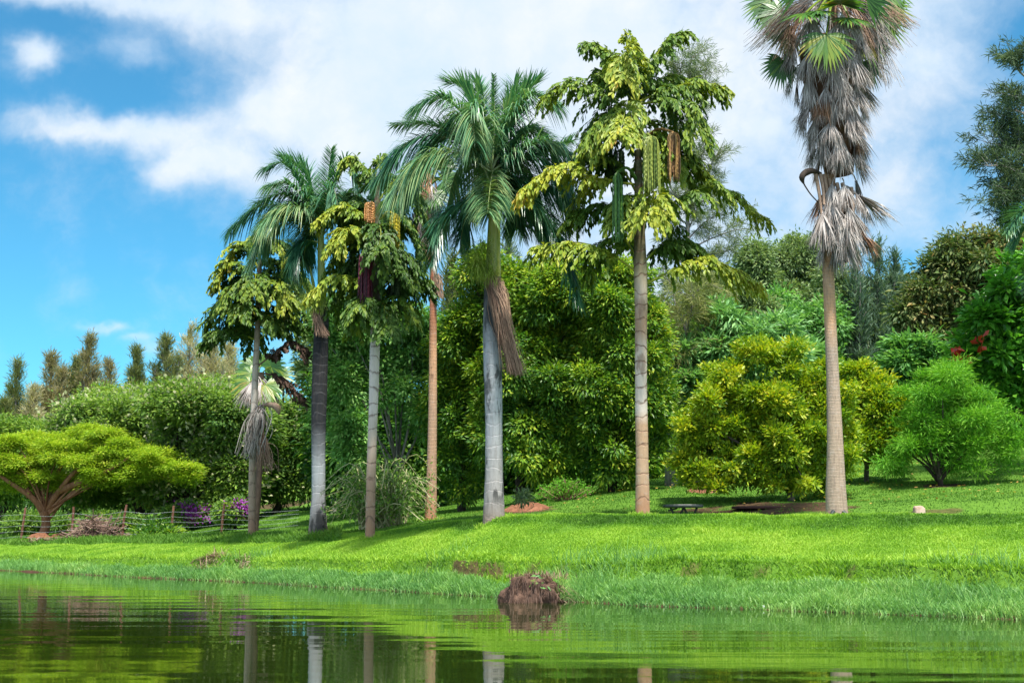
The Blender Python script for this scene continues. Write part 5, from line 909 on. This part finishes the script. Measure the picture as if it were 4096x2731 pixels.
# ---- the back row on the hill
gb = 'trees on the hill behind the garden'
bk = [(755, 82, EUC, 'narrow pale gum tree rising alone left of the rounded gums', [(753, 258, 11, 18), (757, 285, 14, 24), (748, 310, 16, 24)], 700), (800, 84, EUC, 'rounded pale gum tree left of the shaggy palm skirt', [(795, 268, 22, 24), (815, 262, 16, 18), (780, 295, 22, 26), (808, 300, 26, 30), (825, 285, 16, 26)], 1250), (722, 66, EUC, 'bushy green tree right of the tall casuarina on the hill', [(722, 300, 22, 18), (700, 312, 20, 22), (748, 320, 26, 22), (730, 335, 30, 20)], 1000),
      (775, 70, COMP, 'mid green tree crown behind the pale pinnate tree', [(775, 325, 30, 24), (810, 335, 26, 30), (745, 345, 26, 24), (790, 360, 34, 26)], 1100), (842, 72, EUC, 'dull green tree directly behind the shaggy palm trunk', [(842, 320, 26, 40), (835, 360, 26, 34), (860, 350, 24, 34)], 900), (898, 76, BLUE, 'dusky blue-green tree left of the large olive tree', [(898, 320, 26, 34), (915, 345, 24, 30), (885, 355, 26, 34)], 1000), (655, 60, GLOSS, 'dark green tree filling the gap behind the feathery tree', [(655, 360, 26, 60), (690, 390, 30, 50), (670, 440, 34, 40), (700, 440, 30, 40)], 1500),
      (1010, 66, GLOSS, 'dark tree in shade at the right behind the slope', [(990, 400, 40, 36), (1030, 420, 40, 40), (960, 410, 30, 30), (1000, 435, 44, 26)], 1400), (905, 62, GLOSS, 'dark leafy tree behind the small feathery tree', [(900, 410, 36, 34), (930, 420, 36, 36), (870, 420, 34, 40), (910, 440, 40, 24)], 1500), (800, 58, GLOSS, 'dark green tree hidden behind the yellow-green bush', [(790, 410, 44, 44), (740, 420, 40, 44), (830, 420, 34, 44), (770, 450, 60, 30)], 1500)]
for k, (px, Y, m_, lb, B, n_) in enumerate(bk):
    tree('hill_tree', lb, 'tree', Y, px, [(px, B[0][1] + 60), (px, B[0][1] + 15)], [6, 5, 4], B, int(n_ * 1.3), 26, .36, .27, .10, m_, BARK_GREY, 880 + k, gb, out=.6, droop=.3, inner=.4, lump=.5, nlimb=8, tone=(.25 if m_ is GLOSS else .5))
for k, (px, top, hw, lb) in enumerate([(856, 256, 12, 'slim blue-green conifer right of the shaggy skirt tip'), (878, 249, 15, 'tallest blue-green conifer with upright feathery tips right of the fan palm'), (896, 258, 13, 'blue-green conifer with bushy shoulder next to the tallest one')]):
    needle_tree('hill_conifer', lb, 'tree', 70 + k, px, top, hw * 1.5, 900 + k, BLUE, BARK_GREY, 'blue-green conifers on the hill', nb=120, per=56, L=.45, W=.06, up=.8, bare=.15, tuft=.3)
needle_tree('hill_conifer', 'olive conifer glimpsed between the tan fan palm and the royal palm', 'tree', 62, 452, 262, 14, 905, CONG, BARK_GREY, 'blue-green conifers on the hill', nb=100, per=56, L=.45, W=.06, up=.6, bare=.2, tuft=.3)
needle_tree('hill_conifer', 'hazy olive conifer behind the crownshaft of the tall royal palm', 'tree', 66, 508, 238, 16, 906, WISP, BARK_GREY, 'blue-green conifers on the hill', nb=90, per=40, L=.45, W=.045, up=.6, bare=.2, tuft=.3)
tree('hill_tree', 'loose green tree behind the two left royal and fishtail trunks', 'tree', 62, 335, [(335, 400), (335, 360)], [6, 5, 4], [(340, 330, 18, 26), (325, 360, 18, 30), (350, 310, 14, 16), (362, 380, 24, 36)], 700, 24, .4, .34, .11, EUC, BARK_GREY, 907, gb, out=.6, droop=.3, inner=.4, lump=.5)
# ------------------------------------------------------------------ small things
# wire fence at the left
bf = hit(70, 537); T = thing('wire_fence', 'rusty wire fence with thin red-brown posts below the acacias', 'fence', bf)
POST = plain_mat('rusty_post', (.10, .045, .03), (.22, .10, .065), 12); WIRE = plain_mat('galvanised_wire', (.22, .25, .25), (.38, .40, .40), 20, rough=.5, metal=.4)
posts = [(-45, 506, 64.5), (25, 507, 62.5), (74, 506, 61), (126, 504, 60.5), (174, 505, 60), (224, 503, 57.5), (300, 505, 55)]; tops = []
for k, (px, top, Y) in enumerate(posts):
    b = stand(px, Y); tp = at(px + (.6 if k % 2 else -.3), top, Y); r = rng(910 + k); g = G()
    V, F = tube(smooth_path([b - np.array((0, 0, .3)), (b + tp) / 2 + r.normal(size=3) * .015, tp], 8), np.linspace(.055, .048, 8), 8); g.add(V, F); V, F = disc(tp, .048, 8); g.add(V, F)
    if k < 6: mk('post', g, POST, T)
    tops.append((b, tp))
for w_ in range(5):
    g = G(); r = rng(930 + w_)
    for k in range(len(tops) - 1):
        f = .16 + .16 * w_; a = tops[k][0] * (1 - f) + tops[k][1] * f; c = tops[k + 1][0] * (1 - f) + tops[k + 1][1] * f
        V, F = tube(smooth_path([a + (0, -.08, 0), (a + c) / 2 + np.array((0, -.08, -.06 - .05 * r.random())), c + (0, -.08, 0)], 10), .006, 4); g.add(V, F)
    mk('wire', g, WIRE, T)
# brush pile and logs
def sticks(name, label, cat, px, py, hw, hh, n, L, rad, mat, seed, up=.35, Y=None):
    b = hit(px, py) if Y is None else stand(px, Y); r = rng(seed); g = G(); k = b[1] / FPX
    for i in range(n):
        x = r.normal() * hw * k * .5; y = r.normal() * .5; h = max(0, 1 - abs(x) / (hw * k)) * hh * k * r.random(); c = b + np.array((x, y, h)); c[2] = max(c[2], gz(c[0], c[1]) + .03)
        d = nrm(np.array((r.normal(), r.normal() * .7, r.normal() * up))); l_ = L * (.5 + r.random()); q = np.array([c - d * l_ / 2, c + r.normal(size=3) * .05 * l_, c + d * l_ / 2]); q[:, 2] = np.maximum(q[:, 2], ground(q[:, 0], q[:, 1]) + .02)
        V, F = tube(smooth_path(q, 6), np.linspace(rad, rad * .5, 6) * (.6 + .8 * r.random()), 5); g.add(V, F, r.random())
    o = mk(name, g, mat, origin=b); return tag(o, label, cat)
DRY = plain_mat('dry_branches', (.10, .06, .045), (.27, .18, .14), 12); STRAW = leaf_mat('dead_straw', [(0, (.10, .065, .045)), (.5, (.24, .165, .12)), (1, (.40, .29, .20))], trans=.15, rough=.8, spec=.1)
sticks('brush_pile', 'heap of cut brown branches lying beside the wire fence', 'brush pile', 100, 533, 24, 22, 260, 1.3, .022, DRY, 940, Y=60.5)
sticks('fallen_branches', 'low scatter of flat brown sticks right of the umbrella acacia foot', 'branches', 82, 538, 34, 3, 90, 1.2, .025, DRY, 941, up=.05, Y=60.5)
for k, (x0, y0, x1, y1, w, lb) in enumerate([(138, 529, 158, 532, .11, 'pale grey log lying behind the right end of the brush pile'), (116, 537, 128, 534, .10, 'short light brown log at the foot of the brush pile')]):
    Y = 61.0; a, c = at(x0, y0, Y), at(x1, y1, Y + .3); a[2] = max(a[2], gz(*a[:2]) + w); c[2] = max(c[2], gz(*c[:2]) + w); g = G(); V, F = tube(smooth_path([a, (a + c) / 2 + (0, 0, .03), c], 10), np.linspace(w, w * .8, 10), 10); g.add(V, F); V, F = disc(a, w, 10); mk_ = mk('log', g, (BARK_GREY, plain_mat('fresh_log', (.30, .17, .09), (.46, .28, .17), 8))[k], smooth=True, origin=(a + c) / 2); tag(mk_, lb, 'log')
tree('green_bush', 'dark green bush at the fence left of the purple flowers', 'bush', 60, 160, [(160, 536)], [3, 2], [(158, 534, 14, 9), (170, 536, 12, 8), (146, 537, 8, 5)], 260, 24, .2, .2, .08, GLOSS, BARK_DARK, 950, nlimb=5, tone=.35)
tree('green_bush', 'leafy bush under the red post before the brush pile', 'bush', 62, 132, [(130, 530)], [3, 2], [(130, 526, 12, 12), (140, 532, 9, 7)], 240, 24, .2, .2, .08, ACA, BARK_DARK, 951, nlimb=5, tone=.35)
for k, (px, py, hw, hh, Y, lb) in enumerate([(188, 513, 17, 8, 64, 'bougainvillea with the larger purple flower clusters under the acacias'), (236, 512, 13, 9, 61, 'smaller bougainvillea with purple flowers left of the slim fishtail trunk')]):
    T = tree('bougainvillea', lb, 'shrub', Y, px, [(px, 520), (px, 514)], [3, 2], [(px, py, hw, hh), (px + 6, py - 3, hw * .6, hh * .8), (px - 6, py + 3, hw * .7, hh)], 320, 20, .2, .2, .09, ACA, BARK_DARK, 955 + k, nlimb=6, tone=.45)
    r = rng(957 + k); g = G()
    for j in range(24):
        c = at(px + r.normal() * hw * .38, py - .2 * hh + r.normal() * hh * .45, Y - .6 - .5 * r.random()); n_ = 40; V, F = kites(c + r.normal(size=(n_, 3)) * np.array((.20, .14, .11)), rv(r, n_), rv(r, n_) + (0, -.3, .5), .10, .08, .5); g.add(V, F, r.random(n_))
    mk('flowers', g, PURP, T)
for k, (px, Y, lb) in enumerate([(158, 78, 'yellow banana plant glimpsed between the two dark acacia trunks'), (206, 80, 'yellow banana plant behind the purple bougainvillea'), (237, 76, 'yellow banana plant just left of the slim fishtail trunk'), (196, 90, 'pale banana plant farther back under the acacias')]):
    b = stand(px, Y); T = thing('banana_plant', lb, 'plant', b, 'yellow banana plants under the acacias'); r = rng(960 + k); g = G(); V, F = tube(smooth_path([b - np.array((0, 0, .1)), b + (0, 0, .7), b + (.05, 0, 1.3)], 8), np.linspace(.14, .08, 8), 8); mk('stem', g.add(V, F), STALK, T, smooth=True)
    for j in range(7):
        an = j * 2.4 + r.random(); D = np.array([[cos(an) * .7, sin(an) * .7, .9]]); g = G(); V, F = ribbons(b[None] + (0, 0, 1.2), D, 1.35, .42, .95, 8, nrm(np.cross(D, (0, 0, 1.))), (.1, .7, 1, 1, .8, .4, .05)); mk('leaf', g.add(V, F, r.random()), BANA, T)
# clod of roots at the water's edge
bm = at(532, 597, 28.6); bm[2] = 0.0; T = thing('root_clod', 'uprooted brown clod of roots and soil sitting in the shallow water', 'root clod', bm)
CLOD = plain_mat('root_soil', (.035, .020, .014), (.175, .105, .075), 9, bump=1.0, rough=.95, spec=.1, stretch=(1, 1, .45), bdist=.06)
g = G(); nu, nv = 72, 26; uu, vv = np.meshgrid(np.linspace(0, 2 * pi, nu, endpoint=False), np.linspace(0, 1, nv)); x = np.cos(uu) * np.cos(vv * pi / 2 * .98); y = np.sin(uu) * np.cos(vv * pi / 2 * .98); z = np.sin(vv * pi / 2)
rx, ry, rz = 62 / 2 * 28.6 / FPX, .42, 28 * 28.6 / FPX
P = np.stack([x.ravel(), y.ravel(), z.ravel()], 1); d_ = .60 + .75 * (fbm(P * 2.3 + 3, 51, 5)) ; prof = np.clip(1 - .30 * (P[:, 0] < 0) * np.abs(P[:, 0]) ** 2, .3, 1)
V = np.sign(P) * np.abs(P) ** np.array((.75, .75, .8)) * d_[:, None] * np.array((rx, ry, rz)); V[:, 2] *= prof; V[:, 2] -= .04; i = (np.arange(nv - 1)[:, None] * nu + np.arange(nu)[None]); j = (np.arange(nv - 1)[:, None] * nu + (np.arange(nu)[None] + 1) % nu)
g.add(V + bm, np.stack([i, j, j + nu, i + nu], -1).reshape(-1, 4), .45); mk('clod', g, CLOD, T, smooth=True)
r = rng(970); n_ = 1100; k = r.integers(0, len(V), n_); c = V[k] * (.98 + .05 * r.random((n_, 1))) + bm; out_ = nrm(V[k] * np.array((1, 1.4, .7)))
g = G(); W_, F = ribbons(c, out_ * .35 + r.normal(size=(n_, 3)) * .22 + np.array((0, 0, -.85)), .22 * (.4 + r.random(n_)), .013, .2 * np.ones(n_), 3); W_[:, 2] = np.maximum(W_[:, 2], .0); g.add(W_, F, np.repeat(r.random(n_) * .55, 3));
n_ = 320; c = bm + np.stack([r.normal(size=n_) * .28 + .05, r.normal(size=n_) * .12, rz * (.78 + .12 * r.random(n_))], 1); W_, F = ribbons(c, np.stack([r.normal(size=n_) * .5, r.normal(size=n_) * .4, np.ones(n_)], 1), .18 * (.4 + r.random(n_)), .016, .3 * np.ones(n_), 3); g.add(W_, F, np.repeat(.6 + .4 * r.random(n_), 3)); mk('roots', g, DEADLEAF, T)
n_ = 90; c = bm + np.stack([rx * (.75 + .25 * r.random(n_)), r.normal(size=n_) * .16, rz * .75 * r.random(n_)], 1); g = G(); W_, F = ribbons(c, np.stack([.25 + r.normal(size=n_) * .5, r.normal(size=n_) * .3, .9 + 0 * c[:, 0]], 1), .62 * (.4 + .7 * r.random(n_)), .018, .55 * np.ones(n_), 5); W_[:, 2] = np.maximum(W_[:, 2], .0); g.add(W_, F, np.repeat(np.clip(.55 + .5 * r.random(n_), 0, 1), 5));
n_ = 12; c = bm + np.array((.12, -.36, .42)) + r.normal(size=(n_, 3)) * np.array((.10, .05, .10)); W_, F = kites(c, rv(r, n_) + (0, -.5, .2), rv(r, n_) + (0, -1, .5), .14, .045, .4); g.add(W_, F, r.random(n_))
mk('grass_blades', g, SHOREG, T)
n_ = 40; c = bm + np.stack([rx * (.8 + .2 * r.random(n_)), -.1 + r.normal(size=n_) * .12, rz * .6 * r.random(n_)], 1); g = G(); W_, F = ribbons(c, np.stack([.5 + r.normal(size=n_) * .4, -.2 + r.normal(size=n_) * .3, .2 * np.ones(n_)], 1), .36 * (.5 + r.random(n_)), .02, .9 * np.ones(n_), 4); W_[:, 2] = np.maximum(W_[:, 2], .0); g.add(W_, F, np.repeat(r.random(n_), 4)); mk('straw', g, STRAW, T)
# dead straw patches on the bank
def straw(label, px, py, hw, hh, n, seed):
    b = hit(px, py); r = rng(seed); k = b[1] / FPX; x = b[0] + r.normal(size=n) * hw * k * .45; y = b[1] + r.normal(size=n) * .28; z = ground(x, y) + .04 + hh * k * r.random(n) * np.clip(1 - np.abs(x - b[0]) / (hw * k), 0, 1)
    g = G(); V, F = ribbons(np.stack([x, y, z], 1), np.stack([r.normal(size=n), r.normal(size=n) * .5, r.normal(size=n) * .25], 1), .34 * (.4 + r.random(n)), .022, .15 * np.ones(n), 3); V[:, 2] = np.maximum(V[:, 2], ground(V[:, 0], V[:, 1]) + .02); g.add(V, F, np.repeat(r.random(n), 3)); tag(mk('straw_heap', g, STRAW, origin=b), label, 'straw heap')
straw('heap of dead brown straw lying on the lawn near the left shore', 213, 559, 17, 5, 700, 980); straw('thin wisp of dry straw right of the larger straw heap', 243, 560, 9, 1.5, 120, 981)
EARTH = plain_mat('crumbly_earth', (.06, .028, .018), (.19, .095, .06), 10, bump=1.0, rough=.95, spec=.05, bdist=.05)
# earth heap with a small plant beside the tall royal palm
def heap(label, px, py, rx, ry, rz, seed, mat):
    b = hit(px, py); g = G(); n_ = 40; X, Yg = np.meshgrid(np.linspace(-1.15, 1.15, n_), np.linspace(-1.15, 1.15, n_)); x = b[0] + X.ravel() * rx; y = b[1] + .5 + Yg.ravel() * ry; q = np.clip(1 - X.ravel() ** 2 - Yg.ravel() ** 2, 0, 1); z = ground(x, y) - .05 + rz * q ** .7 * (.2 + 1.6 * fbm(np.stack([x * 3.5, y * 3.5, x * 0], 1), seed, 4)); i = np.arange(n_ - 1)[:, None] * n_ + np.arange(n_ - 1)[None]
    g.add(np.stack([x, y, z], 1), np.stack([i, i + 1, i + n_ + 1, i + n_], -1).reshape(-1, 4), .5); o = mk('earth_heap', g, mat, smooth=True, origin=b); return tag(o, label, 'earth heap')
REDEARTH = plain_mat('red_earth', (.085, .036, .020), (.25, .115, .068), 7, bump=1.0, rough=.95, spec=.05, bdist=.05)
heap('heap of reddish earth right of the tall royal palm foot', 525, 511, .80, .7, .24, 990, REDEARTH); heap('bare reddish earth mound under the yellow-green tree', 705, 492, .6, .8, .18, 991, REDEARTH); heap('red earth ring at the foot of the umbrella acacia', 45, 540, 1.5, .6, .30, 992, REDEARTH)
tree('seedling', 'small grey-green seedling growing on the earth heap', 'plant', 38.5, 522, [(522, 503)], [.6, .4], [(522, 499, 5, 5)], 26, 9, .10, .14, .07, WISP, TWIG, 993, nlimb=4)
# twiggy shrub before the hedge
bt = hit(565, 500, 36); YT = bt[1]; T = thing('twiggy_shrub', 'small rounded twiggy shrub with reddish stems before the dense hedge', 'shrub', bt); r = rng(995); g = G(); gl = G()
for k in range(90):
    an = r.uniform(-1.45, 1.45); l_ = (20 if abs(an) < .9 else 24) * YT / FPX * (.6 + .5 * r.random()); e = bt + np.array((sin(an) * l_ * 1.15, r.normal() * .35, cos(an) * l_ * .95 + .1)); q = smooth_path([bt + r.normal(size=3) * (.05, .05, 0), bt * .5 + e * .5 + r.normal(size=3) * .06, e], 8); V, F = tube(q, np.linspace(.016, .006, 8), 4); g.add(V, F, r.random())
    n_ = 26; c = q[r.integers(3, 8, n_)] + r.normal(size=(n_, 3)) * .07; V, F = kites(c, rv(r, n_) + (0, 0, .3), rv(r, n_), .085, .035, .5); gl.add(V, F, np.clip(.55 + .5 * (r.random(n_) - .5), 0, 1))
mk('stems', g, plain_mat('reddish_twig', (.17, .085, .055), (.34, .20, .14), 9), T); mk('leaves', gl, FEATH, T)
# picnic tables on the slope
def table(label, px, top, w, Y, mat, seed):
    b = stand(px, Y); k = Y / FPX; tp = at(px, top, Y); T = thing('picnic_table', label, 'table', b); hw = w / 2 * k; g = G(); n_ = 28; a = np.arange(n_) * 2 * pi / n_; cx = np.sign(np.cos(a)) * np.abs(np.cos(a)) ** .7 * hw; cy = np.sign(np.sin(a)) * np.abs(np.sin(a)) ** .7 * .42
    for s_, z0, z1 in ((1, 0, 0),):
        ring = lambda f, z: np.stack([tp[0] + cx * f, tp[1] + cy * f, np.full(n_, tp[2] + z)], 1)
        V = np.vstack([ring(.96, -.075), ring(1, -.06), ring(1, -.015), ring(.97, 0), [[tp[0], tp[1], tp[2]]], [[tp[0], tp[1], tp[2] - .075]]]); j = np.arange(n_); jn = (j + 1) % n_
        for q in range(3): g.add(V if q == 0 else np.zeros((0, 3)), np.stack([j + q * n_, jn + q * n_, jn + (q + 1) * n_, j + (q + 1) * n_], 1) - (0 if q == 0 else g.n - 0) + (0 if q == 0 else 0), .5) if q == 0 else g.F[4].append(np.stack([j + q * n_, jn + q * n_, jn + (q + 1) * n_, j + (q + 1) * n_], 1)) or g.R[4].append(np.full(n_, .5))
        g.F[3].append(np.stack([j + 3 * n_, jn + 3 * n_, np.full(n_, 4 * n_)], 1)); g.R[3].append(np.full(n_, .5)); g.F[3].append(np.stack([jn, j, np.full(n_, 4 * n_ + 1)], 1)); g.R[3].append(np.full(n_, .5))
    mk('tabletop', g, mat, T)
    for s_ in (-1, 1):
        f = tp + np.array((s_ * hw * .33 + .02, 0, 0)); zf = gz(f[0], f[1]); foot = np.array((f[0], f[1], zf - .05)); g = G()
        for t_ in (-1, 1):
            V, F = tube(np.array([foot, f + np.array((t_ * .17, 0, -.07))]), .028, 6); g.add(V, F)
        mk('leg', g, mat, T)
    g = G(); V, F = tube(np.array([tp + (-hw * .75, -.1, -.15), tp + (-hw * .3, -.05, -.09)]), .022, 6); mk('brace', g.add(V, F), mat, T)
DARKM = plain_mat('dark_painted_metal', (.008, .012, .012), (.022, .030, .030), 8, rough=.45, spec=.4, bump=.1); REDM = plain_mat('dark_red_metal', (.03, .010, .008), (.07, .025, .018), 8, rough=.5, bump=.1)
table('black picnic table with splayed V legs on the grass right of the tallest fishtail palm', 683, 504.0, 40, 36.6, DARKM, 1); table('dark red picnic table in the shade left of the shaggy fan palm trunk', 757, 505.5, 50, 37.8, REDM, 2)
# rock, lamps, litter
def rock(name, label, cat, px, py, w, h, seed, mat, dz=0.0, sharp=.5):
    b = hit(px, py); b[2] += dz; k = b[1] / FPX; g = G(); nu, nv = 26, 14; uu, vv = np.meshgrid(np.linspace(0, 2 * pi, nu, endpoint=False), np.linspace(-.3, 1, nv)); P = np.stack([(np.cos(uu) * np.cos(vv * pi / 2)).ravel(), (np.sin(uu) * np.cos(vv * pi / 2)).ravel(), np.sin(vv * pi / 2).ravel()], 1); V = np.sign(P) * np.abs(P) ** sharp * (.8 + .45 * fbm(P * 1.6 + seed, seed))[:, None] * np.array((w / 2 * k, w / 2.4 * k, h * k)); i = (np.arange(nv - 1)[:, None] * nu + np.arange(nu)[None]); j = (np.arange(nv - 1)[:, None] * nu + (np.arange(nu)[None] + 1) % nu); g.add(V + b, np.stack([i, j, j + nu, i + nu], -1).reshape(-1, 4)); return tag(mk(name, g, mat, smooth=False, origin=b), label, cat)
rock('stone', 'small pinkish stone block standing on the terrace edge at the right', 'stone', 919, 513, 11, 7.5, 3, plain_mat('pink_stone', (.36, .22, .16), (.58, .44, .37), 5, bump=.4))
rock('litter', 'small white piece of litter at the waterline at the right', 'litter', 763, 606.5, 4, 1.6, 5, plain_mat('white_plastic', (.5, .52, .55), (.7, .72, .74), 4, rough=.4))
rock('dirt_clump', 'little brown clump of soil on the lawn at the far right', 'soil clump', 973, 556, 7, 2.5, 6, EARTH)
for k, (px, lb) in enumerate([(829, 'small ground spotlight at the left foot of the shaggy fan palm'), (844.5, 'small ground spotlight at the right foot of the shaggy fan palm')]):
    b = stand(px, YG_ - .35); T = thing('spotlight', lb, 'spotlight', b, 'ground spotlights at the fan palm'); g = G(); V, F = tube(np.array([b + (0, 0, -.05), b + (0, 0, .06)]), .015, 6); mk('stake', g.add(V, F), DARKM, T)
    d = np.array((.05 * (1 if k == 0 else -1), .06, .05)); g = G(); V, F = tube(np.array([b + (0, 0, .06), b + (0, 0, .06) + d * .5, b + (0, 0, .06) + d * 1.3]), [.03, .045, .052], 12); g.add(V, F); V, F = disc(b + (0, 0, .06), .03, 12); mk('lamp_head', g.add(V, F), DARKM, T)
# fallen yellow leaves on the slope
r = rng(998); n_ = 420; px = r.uniform(540, 1030, n_); Y = r.uniform(36, 50, n_); x = (px - 512) / FPX * Y; z = ground(x, Y) + .09; g = G(); V, F = kites(np.stack([x, Y, z], 1), rv(r, n_) * (1, 1, .2), rv(r, n_) * .4 + (0, 0, 1.), .10 * (.5 + r.random(n_)), .06, .5); g.add(V, F, r.random(n_))
tag(mk('fallen_leaves', g, leaf_mat('fallen_leaf', [(0, (.30, .16, .05)), (1, (.48, .38, .06))], trans=.2)), 'fallen yellow leaves scattered on the slope grass', 'leaves', kind='stuff')
